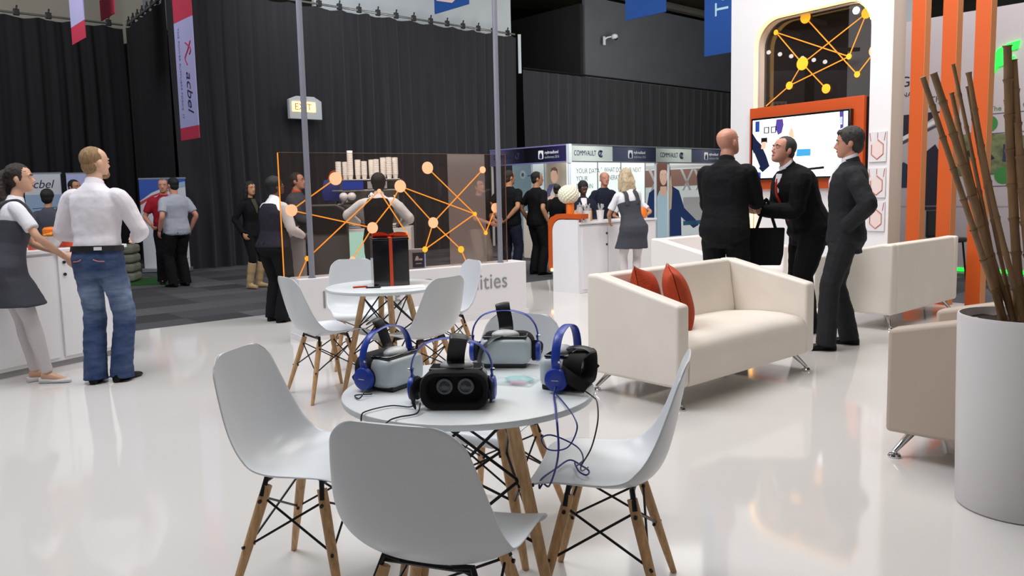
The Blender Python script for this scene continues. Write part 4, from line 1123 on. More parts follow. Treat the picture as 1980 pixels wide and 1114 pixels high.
# ------------------------------------------------------------------ headsets and headphones on the near table
def ribbon(pts, w, t, b, up=(0, 1, 0)):
    b.tube(pts, [w / 2] * len(pts), 10, flat=t / w, up=up)
HS = None
def headset(x, y, fwd, label, strap=True, cross=False):
    t = thing('vr_headset', label, 'headset', (x, y, .7405), math.degrees(math.atan2(-fwd[0], fwd[1])), 'headsets on the table')
    def rr(y_, w, h, r, zc=.056, notch=0):
        out = []
        for px_, pz in rrect(w, h, r, 5):
            z = zc + pz
            if notch and pz < 0: z += notch * math.exp(-(px_ / .028) ** 2)
            out.append((px_, y_, max(.001, z)))
        return out
    b = MB(); b.loft([rr(-.002, .180, .098, .03), rr(.02, .182, .098, .026), rr(.055, .176, .092, .022), rr(.072, .168, .084, .02), rr(.076, .155, .07, .018)]); b.build('visor_shell', 'grey_shell', t, angle=55)
    b = MB(); b.box((0, .025, .106), (.156, .075, .010)); b.build('top_cover', 'black_gloss', t, bevel=.004)
    b = MB(); b.box((0, .03, .0095), (.15, .085, .019)); b.build('base_strip', 'black_plastic', t, bevel=.004)
    b = MB()
    b.loft([rr(-.001, .186, .106, .036), rr(-.028, .190, .110, .038, notch=.01), rr(-.056, .198, .112, .042, notch=.028), rr(-.063, .192, .106, .042, notch=.032), rr(-.058, .168, .084, .036, notch=.034), rr(-.03, .158, .078, .03, notch=.02), rr(-.022, .150, .072, .028, notch=.012)], caps=True)
    b.build('face_mask', 'black_foam', t, angle=70)
    for sx in (-1, 1):
        b = MB(); b.lathe([(.024, 0), (.024, .006), (.020, .007), (.016, .0055), (.008, .0085), (.001, .0095)], 24)
        o = b.build('lens', 'lens', t); o.location = (sx * .031, -.024, .062); o.rotation_euler = (R(90), 0, 0)
    b = MB(); ribbon(cr([(0, .035, .112), (0, .0, .128), (.004, -.012, .160), (.012, -.020, .196), (.016, -.035, .215), (.02, -.06, .205)] if strap else [(0, .03, .112), (.0, -.01, .124), (.005, -.05, .122), (0, -.075, .112)], 5), .052, .008, b, up=(0, 0, 1))
    b.build('top_strap', 'black_plastic', t)
    b = MB(); b.ell((0, .028, .112), (.05, .032, .018), 16, 10); b.build('strap_pad', 'white_shell', t)
    b = MB(); ribbon(cr([(-.094, .0, .065), (-.114, -.02, .06), (-.124, -.05, .045), (-.112, -.085, .024)], 5), .042, .009, b, up=(1, 0, 0)); b.build('side_strap', 'black_foam', t)
    b = MB(); ribbon(cr([(.094, .0, .065), (.106, -.025, .055), (.104, -.055, .03)], 5), .038, .009, b, up=(1, 0, 0)); b.build('side_strap', 'black_foam', t)
    if cross:
        b = MB(); ribbon(cr([(.0, .03, .116), (.045, .066, .104), (.078, .082, .070), (.092, .075, .02)], 5), .040, .006, b, up=(0, 0, 1)); b.build('front_strap', 'black_plastic', t)
    return t
headset(-.405, 2.545, (.85, -.5), 'virtual reality headset with a pale pointed front, nearest the hollow-facing white chair')
headset(-.170, 2.285, (.04, 1), 'virtual reality headset showing its twin lenses and black face mask')
headset(-.025, 2.83, (-.10, -.99), 'virtual reality headset whose pale front panel faces out from the back of the table', cross=True)
headset(.18, 2.49, (-.93, .36), 'virtual reality headset with its black face mask turned toward the cream sofa', False)

HP = None
def headphones(x, y, xdir, label, z=.7405, tilt=0, wide=.088):
    global HP
    rz = math.degrees(math.atan2(xdir[1], xdir[0]))
    t = thing('headphones', label, 'headphones', (x, y, z), rz, 'blue headphones')
    b = MB(); pts = [(-(wide) * 1.0, 0, .075), (-wide * 1.03, 0, .105), (-wide * .92, 0, .145), (-wide * .62, 0, .178), (0, 0, .192), (wide * .62, 0, .178), (wide * .92, 0, .145), (wide * 1.03, 0, .105), (wide, 0, .075)]
    ribbon(cr(pts, 5), .028, .006, b, up=(1, 0, 0)); b.build('headband', 'blue_plastic', t)
    for s in (-1, 1):
        b = MB(); b.lathe([(.006, -.006), (.024, -.0065), (.034, -.003), (.037, .004), (.037, .012), (.03, .014)], 32)
        c = b.build('ear_cup', 'blue_plastic', t); c.location = (s * (wide + .008), 0, .042); c.rotation_euler = (0, R(-90 * s), 0)
        b = MB(); b.lathe([(.034, .013), (.036, .02), (.033, .027), (.02, .028)], 28); b.build('ear_pad', 'black_foam', c)
        b = MB(); b.box((0, 0, -.0068), (.002, .022, .0006)); b.build('cup_mark', 'white_paint', c)
        b = MB(); ribbon([(s * wide, 0, .10), (s * (wide + .004), 0, .075), (s * (wide + .010), 0, .055)], .024, .007, b, up=(1, 0, 0)); b.build('yoke', 'blue_plastic', t)
        b = MB(); b.tube([(s * (wide + .006), -.014, .10), (s * (wide + .012), -.014, .10)], .004, 8); b.build('hinge_pin', 'chrome', t)
    t.rotation_euler = (R(tilt), 0, R(rz))
    return t
h1 = headphones(-.415, 2.565, (.5, .866), 'blue headphones over the pale pointed headset, one round cup facing out', wide=.116)
h2 = headphones(-.185, 2.325, (1, -.06), 'blue headphones arched over the headset with the twin lenses, seen edge-on', wide=.117)
h3 = headphones(-.03, 2.855, (.99, -.10), 'blue headphones arched over the headset at the back of the table', wide=.116)
h4 = headphones(.170, 2.50, (.36, .93), 'blue headphones over the headset nearest the cream sofa, cord dropping off the table', wide=.116)
def cable(par, pts, m, r=.0022, label=None):
    inv = par.matrix_basis.inverted()
    b = MB(); b.tube([inv @ p for p in cr(pts, 8)], r, 6)
    return b.build('cord', m, par, angle=180, label=label)
cable(h4, [(.125, 2.38, .765), (.118, 2.34, .748), (.116, 2.22, .747), (.112, 2.10, .748), (.112, 2.065, .735), (.116, 2.10, .66), (.112, 2.2, .57), (.098, 2.33, .47), (.083, 2.40, .452), (.070, 2.36, .452), (.078, 2.42, .458), (.13, 2.52, .456), (.18, 2.60, .456), (.215, 2.55, .454), (.235, 2.49, .456), (.222, 2.455, .456), (.202, 2.49, .456), (.195, 2.57, .456)], 'cord_blue', .0030)
cable(h4, [(.122, 2.36, .75), (.14, 2.27, .747), (.16, 2.12, .745), (.165, 2.08, .72), (.14, 2.1, .665), (.09, 2.1, .66), (.07, 2.1, .69), (.10, 2.1, .70), (.17, 2.15, .65), (.20, 2.3, .56), (.195, 2.5, .47), (.22, 2.58, .457)], 'cord_blue', .0022)
cable(h4, [(.205, 2.40, .752), (.232, 2.32, .747), (.240, 2.27, .742), (.236, 2.22, .70), (.215, 2.2, .63), (.19, 2.25, .56), (.205, 2.4, .49), (.235, 2.52, .458)], 'cord_black')
cable(h2, [(-.285, 2.23, .775), (-.30, 2.25, .747), (-.36, 2.27, .746), (-.42, 2.22, .746), (-.435, 2.20, .735), (-.43, 2.2, .68), (-.40, 2.2, .66), (-.37, 2.19, .70)], 'cord_black')
cable(h2, [(-.27, 2.22, .765), (-.275, 2.18, .747), (-.32, 2.15, .746), (-.345, 2.12, .744), (-.36, 2.10, .725), (-.37, 2.1, .66)], 'cord_black')
cable(h3, [(.105, 2.76, .775), (.13, 2.72, .755), (.15, 2.62, .75), (.14, 2.52, .752)], 'cord_black')
cable(h3, [(.108, 2.78, .77), (.115, 2.72, .749), (.14, 2.70, .747), (.135, 2.73, .747)], 'cord_black')
cable(h1, [(-.455, 2.40, .765), (-.47, 2.36, .746), (-.49, 2.40, .746), (-.44, 2.41, .746)], 'cord_black')
mm('clear_film', '#dbeaea', .3, alpha=.4)
mm('packet_teal', '#5fc3c2', .3); mm('packet_pink', '#d86aa8', .35)
t = thing('wipe_packet', 'clear plastic packet of teal and pink wipes beside the lens headset', 'packet', (-.005, 2.555, .7405), -20)
b = MB(); b.grid(lambda u, v: ((u - .5) * .16, (v - .5) * .115, .003 + .024 * (math.sin(PI * u) * math.sin(PI * v)) ** .6 + .0015 * math.sin(14 * u + 9 * v)), 20, 16); b.build('clear_wrap', 'clear_film', t, angle=180)
b = MB(); b.ell((.02, .008, .0085), (.05, .035, .008), 14, 8); b.build('teal_pad', 'packet_teal', t)
b = MB(); b.ell((.03, -.034, .0065), (.03, .012, .006), 14, 8); b.build('pink_pad', 'packet_pink', t)

# ------------------------------------------------------------------ gift box on the far table
mm('ribbon_orange', '#d8481e', .5)
t = thing('gift_box', 'tall glossy black box tied with an orange ribbon, on the far round table', 'gift box', (-.84, 5.46, .7405), 14)
b = MB(); b.box((0, 0, .155), (.24, .24, .31)); b.build('box_body', 'black_gloss', t, bevel=.003)
b = MB(); b.box((0, 0, .318), (.246, .246, .016)); b.build('box_lid', 'black_gloss', t, bevel=.003)
b = MB(); b.box((.0, -.1245, .163), (.022, .002, .326)); b.box((.1245, 0, .163), (.002, .022, .326)); b.box((0, 0, .3275), (.022, .25, .002)); b.box((0, 0, .3275), (.25, .022, .002)); b.build('ribbon_band', 'ribbon_orange', t)
b = MB()
for s in (-1, 1): ribbon(cr([(0, 0, .33), (s * .05, -.02, .35), (s * .11, -.03, .345), (s * .10, -.05, .333), (0, -.01, .332)], 5), .022, .002, b, up=(0, 1, 0))
ribbon(cr([(0, 0, .33), (.06, -.05, .338), (.12, -.10, .333)], 5), .02, .002, b, up=(0, 1, 0)); b.build('ribbon_bow', 'ribbon_orange', t)
t = thing('paper_sheet', 'white printed sheet lying before the black gift box', 'paper', (-.73, 5.27, .7402), 16); b = MB(); b.box((0, 0, .001), (.30, .17, .001)); b.build('sheet', 'paper', t)
t = thing('pen', 'orange pen lying on the far round table', 'pen', (-1.02, 5.29, .7405), 25); b = MB(); b.tube([(-.045, 0, .006), (.04, 0, .006), (.055, 0, .006)], [.006, .006, .002], 8); b.build('barrel', 'ribbon_orange', t)
t = thing('pen', 'dark pen lying by the foot of the black gift box', 'pen', (-.925, 5.25, .7405), 5); b = MB(); b.tube([(-.045, 0, .005), (.04, 0, .005), (.055, 0, .005)], [.005, .005, .002], 8); b.build('barrel', 'black_plastic', t)

# ------------------------------------------------------------------ coffee bar behind the barrier
mm('bar_glow', '#bfe9df', .5, emit='#bff0e2', estr=.8); mm('dark_grey_panel', '#4a4748', .6); mm('light_grey_panel', '#a5a3a6', .6); mm('cup_paper', '#f0ebe4', .7, emit='#f0ebe4', estr=.2)  # cup_paper has a faint glow: brightness put into the material
t = thing('coffee_counter', 'white coffee counter with a lit open front holding the espresso machine', 'counter', (-1.80, 9.95, -.02), 4)
b = MB(); b.box((0, .3, .94), (1.1, .7, .04)); b.box((-.53, .3, .46), (.04, .7, .92)); b.box((.53, .3, .46), (.04, .7, .92)); b.build('counter_frame', 'white_gloss', t)
b = MB(); b.box((0, .6, .46), (1.02, .02, .92)); b.build('lit_back', 'bar_glow', t)
b = MB(); b.box((0, .3, .5), (1.02, .6, .02)); b.build('shelf', 'white_gloss', t)
t = thing('espresso_machine', 'steel espresso machine with a shelf of stacked paper cups', 'coffee machine', (-1.78, 10.15, .94), 4)
b = MB(); b.box((0, .1, .17), (.80, .42, .30)); b.box((0, .05, .03), (.84, .5, .05)); b.build('machine_body', 'steel', t, bevel=.02)
b = MB(); b.box((-.02, 0, .60), (.84, .42, .02)); b.box((-.02, .0, .47), (.84, .42, .02)); b.box((0, .14, .54), (.78, .08, .14)); b.box((.41, .0, .53), (.02, .42, .13)); b.box((0, .2, .40), (.7, .1, .2)); b.build('cup_shelf', 'steel', t, bevel=.006)
b = MB(); b.box((-.18, -.215, .535), (.26, .01, .10)); b.build('blue_display', 'blue_plastic', t); b = MB(); b.box((.12, -.215, .535), (.24, .01, .09)); b.build('grey_display', 'light_grey_panel', t)
for k in range(2):
    b = MB(); p = V((-.30 + k * .34, -.16, .33)); b.lathe([(.06, 0), (.065, .03), (.05, .09), (.03, .12)], 16, p); b.tube([p + V((0, 0, .01)), p + V((0, -.16, -.01))], .014, 8); b.build('brew_group', 'chrome', t)
for k in range(2):
    b = MB(); b.ell((-.30 + k * .10, -.20, .40), (.055, .05, .05), 12, 8); b.build('steam_dome', 'white_gloss', t)
b = MB(); b.tube(cr([(.32, -.2, .40), (.34, -.26, .3), (.33, -.27, .16)], 5), .007, 6); b.build('steam_wand', 'chrome', t)
k = 0
for x, y, n in ((-.37, -.05, 8), (-.30, .05, 8), (-.22, -.08, 14), (-.135, .0, 9), (-.05, -.06, 8), (.03, .05, 9), (.10, -.06, 9), (.18, .02, 10), (.26, -.06, 10), (.33, .03, 10)):
    lab = 'stack of white paper cups on the espresso machine, ' + ['first from the grey cabinet', 'second from the grey cabinet', 'tallest of the row', 'just beyond the tallest', 'fifth from the grey cabinet', 'sixth from the grey cabinet', 'seventh from the grey cabinet', 'third from the far end', 'next to the far end', 'at the far end'][k]
    prof = [(.026, 0)]
    for i in range(n): z = i * .022; prof += [(.034, z + .055), (.038, z + .060), (.038, z + .066), (.034, z + .068)]
    prof.append((.02, prof[-1][1] + .002))
    b = MB(); b.lathe(prof, 16); o = b.build('cup_stack', 'cup_paper'); o.location = V((-1.78, 10.15, 1.551)) + V((x * .9976 - y * .0698, x * .0698 + y * .9976, 0)); tag(o, lab, 'cup stack', 'paper cup stacks'); k += 1
t = thing('bar_cabinet', 'dark grey cabinet with a rounded top behind the smoky glass', 'cabinet', (-2.16, 9.42, -.02), 12)
b = MB(); b.prism([(-.24, 0), (.24, 0), (.24, 1.08), (.20, 1.22), (.10, 1.27), (-.24, 1.27)], -.02, .4); b.build('cabinet_body', 'dark_grey_panel', t, bevel=.01)
b = MB(); b.prism([(-.22, .93), (.21, .93), (.21, 1.08), (.18, 1.2), (.10, 1.25), (-.22, 1.25)], -.03, -.021); b.build('black_top_panel', 'black_plastic', t)
t = thing('bar_pedestal', 'low pale grey pedestal behind the corner of the glass screen', 'pedestal', (-2.47, 8.98, -.02), 10)
b = MB(); b.box((0, .1, .46), (.26, .26, .92)); b.box((0, .1, .93), (.3, .3, .03)); b.build('pedestal_body', 'light_grey_panel', t, bevel=.005)
t = thing('card_terminal', 'small dark card terminal on the grey pedestal', 'card terminal', (-2.44, 9.06, .926), 10)
b = MB(); b.box((0, 0, .05), (.09, .06, .10)); b.build('terminal_body', 'black_plastic', t, bevel=.01); b = MB(); b.box((0, -.031, .07), (.06, .002, .04)); b.build('screen', 'white_gloss', t)
t = thing('blue_bag', 'blue tote bag hanging behind the coffee cabinet', 'bag', (-2.28, 10.5, .0), 0)
b = MB(); b.loft([[(x * w, y * d_, z) for x, y in ((-1, -1), (1, -1), (1, 1), (-1, 1))] for z, w, d_ in ((1.28, .16, .05), (1.4, .18, .06), (1.56, .15, .02))]); b.build('bag_body', 'blue_dark', t, bevel=.01)
b = MB(); b.tube(cr([(-.1, 0, 1.55), (-.05, 0, 1.66), (.05, 0, 1.66), (.1, 0, 1.55)], 5), .008, 6); b.build('bag_strap', 'ribbon_orange', t)
b = MB(); b.tube([(0, .09, 0), (0, .09, 1.66)], .02, 8); b.build('hook_stand', 'black_metal', t)

# ------------------------------------------------------------------ counter of sweets
K = (.893, 10.393)
t = thing('sweets_counter', 'white reception counter with a rounded end panel edged in orange', 'counter', (*K, 0), 42)
b = MB(); L_ = 1.60
b.prism([(0, 0), (L_, 0), (L_, .90), (0, .90)], .0, .46); b.box((L_ / 2, .23, .92), (L_ + .02, .50, .03)); b.build('counter_body', 'white_gloss', t, bevel=.006)
for x in (.55, 1.07):
    b = MB(); b.box((x - .26, -.006, .46), (.50, .012, .82)); d_ = b.build('door', 'white_gloss', t, bevel=.003)
    b = MB()
    for zz in (.77, .62): b.tube([(x - .03, -.013, zz), (x - .03, -.02, zz)], .016, 10)
    b.build('lock', 'black_plastic', d_)
r_ = .16; Hh = .97; Wd_ = .47
def rp(W_, H_, r_, grow=0):
    pts = [(-grow, 0), (W_ + grow, 0)]
    for k in range(9): a = R(90 * k / 8); pts.append((W_ + grow - r_ + r_ * math.cos(a), H_ - r_ + r_ * math.sin(a)))
    pts.append((-grow, H_)); return pts
b = MB(); b.add([(-.03, y, z) for y, z in rp(Wd_, Hh, r_)] + [(.0, y, z) for y, z in rp(Wd_, Hh, r_)], [tuple(range(12)), tuple(range(23, 11, -1))] + [(j, (j + 1) % 12, (j + 1) % 12 + 12, j + 12) for j in range(12)]); b.build('end_panel', 'white_gloss', t)
b = MB(); inn = [(Wd_ + .012, .28)] + [(y + .012, z + .012) for y, z in rp(Wd_, Hh, r_)[2:11]] + [(-.05, Hh + .012)]
out = [(Wd_ + .085, .28)] + [(y + .085 * (1 if k < 5 else .6), z + .075) for k, (y, z) in enumerate(rp(Wd_, Hh, r_)[2:11])] + [(-.05, Hh + .075)]
ol = inn + out[::-1]; nn_ = len(ol); h_ = len(inn)
fs_ = []
for j in range(h_ - 1):
    a0, a1, b0, b1 = j, j + 1, nn_ - 1 - j, nn_ - 2 - j
    fs_ += [(a0, a1, b1, b0), (nn_ + b0, nn_ + b1, nn_ + a1, nn_ + a0)]
fs_ += [(j, (j + 1) % nn_, (j + 1) % nn_ + nn_, j + nn_) for j in range(nn_)]
b.add([(-.025, y, z) for y, z in ol] + [(.12, y, z) for y, z in ol], fs_); b.build('orange_edge', 'orange', t)
b = MB(); b.tube([(-.03, Wd_ + .02, .27), (-.03, Wd_ + .02, .31)], .016, 8); b.build('edge_light', 'glow_warm', t)
def on_counter(s, dpt): return (K[0] + .743 * s - .669 * dpt, K[1] + .669 * s + .743 * dpt, .937)
mm('flower_white', '#ecebd6', .8, var=.12, vscale=60); mm('leaf_green', '#6f8a4a', .8); mm('sweet_orange', '#ef7a1c', .4); mm('sweet_amber', '#d98a1c', .35); mm('glass_clear', '#e8ecec', .1, trans=.6); mm('tin_white', '#eceae8', .4)
t = thing('flower_vase', 'tall orange vase at the end of the sweets counter', 'vase', (.80, 10.72, 1.032), 0); b = MB(); b.lathe([(.055, 0), (.055, .16), (.05, .17), (.046, .165), (.046, .02), (.01, .015)], 20); b.build('vase_body', 'sweet_orange', t)
t = thing('flower_ball', 'round ball of white flowers in the orange vase', 'flowers', (.78, 10.72, 1.30), 0)
b = MB(); rnd = random.Random(4)
for i in range(150):
    z = 1 - 2 * (i + .5) / 150; a = i * 2.39996; q = math.sqrt(1 - z * z); p = V((q * math.cos(a), q * math.sin(a), z * .9)) * .12
    b.ell(p, (.028, .028, .024), 6, 5)
b.ell((0, 0, 0), (.112, .112, .1), 14, 10); b.build('blossom', 'flower_white', t, angle=180)
b = MB(); b.tube([(.01, 0, -.11), (.01, 0, -.24)], .02, 8); b.build('stem', 'leaf_green', t)
def jar(s, dpt, label, m, cat='jar', lid=True, r=.05, h=.14):
    x, y, z = on_counter(s, dpt); t = thing('sweet_jar', label, cat, (x, y, z), 0, 'jars on the sweets counter')
    b = MB(); b.lathe([(r * .9, 0), (r, .01), (r, h * .8), (r * .8, h), (r * .2, h)], 18); b.build('jar_body', m, t)
    if lid: b = MB(); b.lathe([(r * .85, h), (r * .8, h + .02), (r * .2, h + .03), (r * .22, h + .05), (.003, h + .055)], 16); b.build('lid', 'glass_clear', t)
jar(.06, .10, 'short orange tumbler on the sweets counter below the vase', 'sweet_orange', lid=False, h=.12)
jar(.16, .14, 'glass jar with a knobbed lid beside the orange tumbler', 'glass_clear', r=.045, h=.2)
jar(.42, .22, 'round clear jar of amber sweets with a knobbed lid', 'sweet_amber', h=.15)
def tin(s, dpt, label):
    x, y, z = on_counter(s, dpt); t = thing('white_pot', label, 'pot', (x, y, z), 0, 'white pots on the sweets counter')
    b = MB(); b.lathe([(.038, 0), (.052, .13), (.055, .145), (.05, .145), (.045, .12), (.01, .11)], 18); b.build('pot_body', 'tin_white', t)
    b = MB(); rr_ = random.Random(int(s * 100))
    for i in range(9): b.tube([(rr_.uniform(-.02, .02), rr_.uniform(-.02, .02), .10), (rr_.uniform(-.05, .05), rr_.uniform(-.05, .05), .19 + rr_.uniform(0, .05))], .007, 5)
    b.build('wrapped_sticks', 'glass_clear', t)
tin(.22, .06, 'flared white pot of wrapped sticks nearest the orange edge'); tin(.50, .08, 'flared white pot of wrapped sticks beside the blonde waitress')
x, y, z = on_counter(.30, .30); t = thing('sweet_bag', 'rounded clear bag of pale sweets between the two white pots', 'bag', (x, y, z), 0); b = MB(); b.ell((0, 0, .08), (.09, .07, .08), 14, 10); b.build('bag_body', 'glass_clear', t)
x, y, z = on_counter(1.46, .14); t = thing('orange_pot', 'round orange pot at the far end of the sweets counter', 'pot', (x, y, z), 0); b = MB(); b.lathe([(.05, 0), (.075, .03), (.08, .07), (.065, .12), (.055, .15), (.05, .15), (.05, .1), (.01, .08)], 20); b.build('pot_body', 'sweet_orange', t)
x, y, z = on_counter(1.53, .36); t = thing('plate', 'white plate beside the round orange pot', 'plate', (x, y, z), 0); b = MB(); b.lathe([(.04, 0), (.05, .004), (.10, .018), (.105, .022), (.05, .008), (.01, .006)], 24); b.build('plate_dish', 'tin_white', t)

# ------------------------------------------------------------------ white cabinets with sweets
t = thing('storage_counter', 'white cabinet counter with locked doors behind the man in the white shirt', 'counter', (-3.96, 6.025, 0), 63.9)
b = MB(); b.box((.08, .25, .50), (2.16, .5, .90)); b.build('cabinet_body', 'white_gloss', t)
b = MB(); b.box((.08, .25, .03), (2.16, .46, .06)); b.build('plinth', 'light_grey_panel', t)
b = MB(); b.box((.08, .24, .957), (2.2, .54, .03)); b.build('counter_top', 'white_gloss', t, bevel=.004)
for x0_, x1_ in ((-.98, -.24), (-.23, .50), (.535, 1.15)):
    b = MB(); b.box(((x0_ + x1_) / 2, -.008, .50), (x1_ - x0_ - .006, .016, .84)); d_ = b.build('door', 'white_gloss', t, bevel=.003)
    b = MB()
    for zz in (.86, .76): b.tube([(x0_ + .05, -.017, zz), (x0_ + .05, -.026, zz)], .013, 12)
    b.build('lock', 'black_plastic', d_)
c0, s0 = math.cos(R(63.9)), math.sin(R(63.9))
def on_cab(s, dpt): return (-3.96 + c0 * s - s0 * dpt, 6.025 + s0 * s + c0 * dpt, .973)
t = thing('sweet_bowl', 'clear bowl of orange sweets by the ponytailed waitress', 'bowl', on_cab(.62, .16), 0); b = MB(); b.lathe([(.04, 0), (.075, .05), (.085, .10), (.08, .10), (.07, .06), (.01, .04)], 20); b.build('bowl_body', 'glass_clear', t)
b = MB(); rnd = random.Random(9)
for i in range(26): a = rnd.uniform(0, 6.28); r__ = .058 * math.sqrt(rnd.random()); b.ell((r__ * math.cos(a), r__ * math.sin(a), .075 + rnd.uniform(0, .05)), (.02, .016, .014), 8, 6)
tag(b.build('wrapped_sweets', 'sweet_amber', t, angle=180), kind='stuff')
t = thing('sweet_tray', 'red and orange tray of sweets on the white cabinets, beside the white shirt', 'tray', on_cab(.84, .18), 64); b = MB(); b.box((0, 0, .03), (.22, .2, .06)); b.build('tray_body', 'ribbon_orange', t, bevel=.01)
b = MB(); b.box((0, 0, .062), (.23, .21, .008)); b.build('tray_lid', 'sweet_orange', t, bevel=.003)
t = thing('sweet_jar', 'orange lidded jar behind the bowl of sweets', 'jar', on_cab(.75, .36), 0); b = MB(); b.lathe([(.06, 0), (.065, .01), (.065, .15), (.05, .165), (.01, .17)], 18); b.build('jar_body', 'sweet_orange', t)
t = thing('sweet_cup', 'small orange cup by the hands of the ponytailed waitress', 'cup', on_cab(.42, .12), 0); b = MB(); b.lathe([(.03, 0), (.045, .10), (.04, .10), (.03, .04), (.01, .03)], 16); b.build('cup_body', 'ribbon_orange', t)

# ------------------------------------------------------------------ printed booth
mm('fascia_pale', '#aeb6ae', .6); mm('fascia_navy', '#2b3048', .6); mm('fascia_violet', '#25214f', .6); mm('fascia_lilac', '#7a76a6', .6); mm('alu', '#a9acb0', .35, metal=.7)
mm('panel_white', '#e3ece8', .6, emit='#e3ece8', estr=.85); mm('panel_blue', '#9fb9c6', .6, emit='#9fb9c6', estr=.3); mm('panel_cream', '#d8c9b4', .6, emit='#d8c9b4', estr=.25); mm('ink_grey', '#a4aaa9', .7); mm('ink_dark', '#4c5257', .7)  # panels glow on their own: booth light put into their colour
for k, c in dict(print_skin='#d9b29b', print_hair='#6b4a42', print_blond='#c8a884', print_navy='#22335e', print_shirt='#a9c3cf', print_brown='#8a6a60', print_pale='#cfd6d6', print_teal='#2f5a70').items(): mm(k, c, .7, emit=c, estr=.42)  # self-glow of the prints stands in for a booth lamp
BC = (1.365, 18.4)
def fascia(rz, L0, L1, label, pale, dark, words_, mirrored=False, name='fascia_board'):
    t = thing(name, label, 'sign', (*BC, 2.0), rz, 'booth fascia boards')
    b = MB(); mid = lerp(L0, L1, .47)
    b.k = 0; b.box(((L0 + mid) / 2, 0, .2), (mid - L0, .04, .36)); b.k = 1; b.box(((mid + L1) / 2, 0, .2), (L1 - mid, .04, .36)); b.build('board', [pale, dark], t)
    b = MB(); b.box(((L0 + L1) / 2, 0, .395), (L1 - L0, .06, .03)); b.box(((L0 + L1) / 2, 0, .01), (L1 - L0, .06, .03)); b.build('rail', 'alu' if pale == 'fascia_pale' else 'fascia_lilac', t)
    text('COMMVAULT', .17, 'lettering', 'ink_navy', t, (L0 + .14, -.024, .15), sx=.72)
    b = MB(); cx_ = L0 + 1.05
    b.tube([(cx_ + .07 * math.cos(R(a)), -.026, .2 + .07 * math.sin(R(a))) for a in range(40, 330, 20)], .016, 6); b.tube([(cx_ - .04, -.026, .14), (cx_ + .02, -.026, .2), (cx_ + .0, -.026, .25)], .014, 6); b.build('emblem', 'ink_navy', t)
    x = lerp(L0, L1, .68)
    b = MB(); b.prism(rrect(.17, .2, .03, 3, x, .2), -.026, -.022); b.k = 1; b.poly([(x - .05, -.0275, .11), (x + .05, -.0275, .11), (x + .05, -.0275, .2), (x, -.0275, .26), (x - .05, -.0275, .2)]); b.build('house_icon', ['paper', dark], t)
    text('mybroadband', .105, 'lettering', 'paper', t, (x + .13, -.024, .215), sx=.78); text('conference 2016', .09, 'lettering', 'ink_grey', t, (x + .13, -.024, .11), sx=.78)
    return t
fascia(42, 0, 3.17, 'pale and navy fascia board over the sweets counter, from the booth corner', 'fascia_pale', 'fascia_navy', 1)
fascia(42, 3.2, 6.4, 'pale and navy fascia board above the printed woman in glasses', 'fascia_pale', 'fascia_navy', 1)
fascia(-48, -2.75, -.03, 'violet fascia board running back from the booth corner behind the pole', 'fascia_lilac', 'fascia_violet', 1)
mm('alu_white', '#c9ced2', .4)
for x, y, lab in ((0, 0, 'aluminium booth post at the corner of the fascia boards'), (3.185, 0, 'slim booth post before the printed woman'), (3.75, 0.02, 'slim pale upright crossing the printed woman'), (0, 2.70, 'booth post at the far end of the violet fascia')):
    t = thing('booth_post', lab, 'post', (BC[0] + .743 * x - .669 * y, BC[1] + .669 * x + .743 * y, -.02), 42, 'booth posts'); b = MB(); b.lathe([(.035, 0), (.035, 2.02 if y != .02 else 2.0)], 10); b.build('post_body', 'alu_white', t)
    if x == 0 and y == 0: b = MB(); b.box((0, 0, 2.21), (.09, .09, .43)); b.build('post_head', 'alu_white', t)
BW = (1.4316, 19.6708)
t = thing('printed_wall', 'white printed booth wall with thin lettering and a large woman in glasses', 'printed wall', (*BW, -.02), 42)
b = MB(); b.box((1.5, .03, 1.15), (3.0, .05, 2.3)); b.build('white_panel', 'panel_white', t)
b = MB()
for x in (1.07, 1.98, 2.98): b.box((x, -.002, 1.15), (.025, .02, 2.3))
b.build('panel_joint', 'alu', t)
for body, x, z in (('YOUR DATA', .28, 1.79), ('YOUR', .28, 1.60), ('DOMAIN', .28, 1.41), ('WHAT DO YOUR NEXT', 1.32, 1.82), ('GENERATION IT', 1.32, 1.62)): text(body, .17, 'lettering', 'ink_grey', t, (x, -.003, z), sx=.9 if x < 1 else .82)
text("'", .2, 'lettering', 'packet_teal', t, (1.2, -.003, 1.8))
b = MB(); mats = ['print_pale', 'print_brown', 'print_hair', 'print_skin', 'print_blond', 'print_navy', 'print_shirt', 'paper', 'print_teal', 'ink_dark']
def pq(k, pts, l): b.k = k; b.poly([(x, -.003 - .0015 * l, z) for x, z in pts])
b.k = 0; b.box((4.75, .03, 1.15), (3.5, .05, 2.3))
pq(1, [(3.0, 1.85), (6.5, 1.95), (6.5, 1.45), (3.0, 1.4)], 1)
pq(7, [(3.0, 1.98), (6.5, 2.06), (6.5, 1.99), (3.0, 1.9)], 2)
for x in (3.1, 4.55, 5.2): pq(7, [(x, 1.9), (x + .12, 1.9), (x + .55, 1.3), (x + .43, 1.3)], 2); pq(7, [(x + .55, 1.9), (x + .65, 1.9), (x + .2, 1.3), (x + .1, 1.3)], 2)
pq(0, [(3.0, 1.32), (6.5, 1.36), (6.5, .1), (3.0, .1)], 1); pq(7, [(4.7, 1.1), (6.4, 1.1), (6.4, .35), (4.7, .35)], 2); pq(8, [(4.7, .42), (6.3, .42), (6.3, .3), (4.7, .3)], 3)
pq(5, [(3.1, .02), (3.05, .9), (3.15, 1.25), (3.5, 1.42), (4.2, 1.42), (4.5, 1.3), (4.75, .8), (5.3, .45), (5.45, .28), (5.2, .2), (4.6, .55), (4.62, .02)], 3)
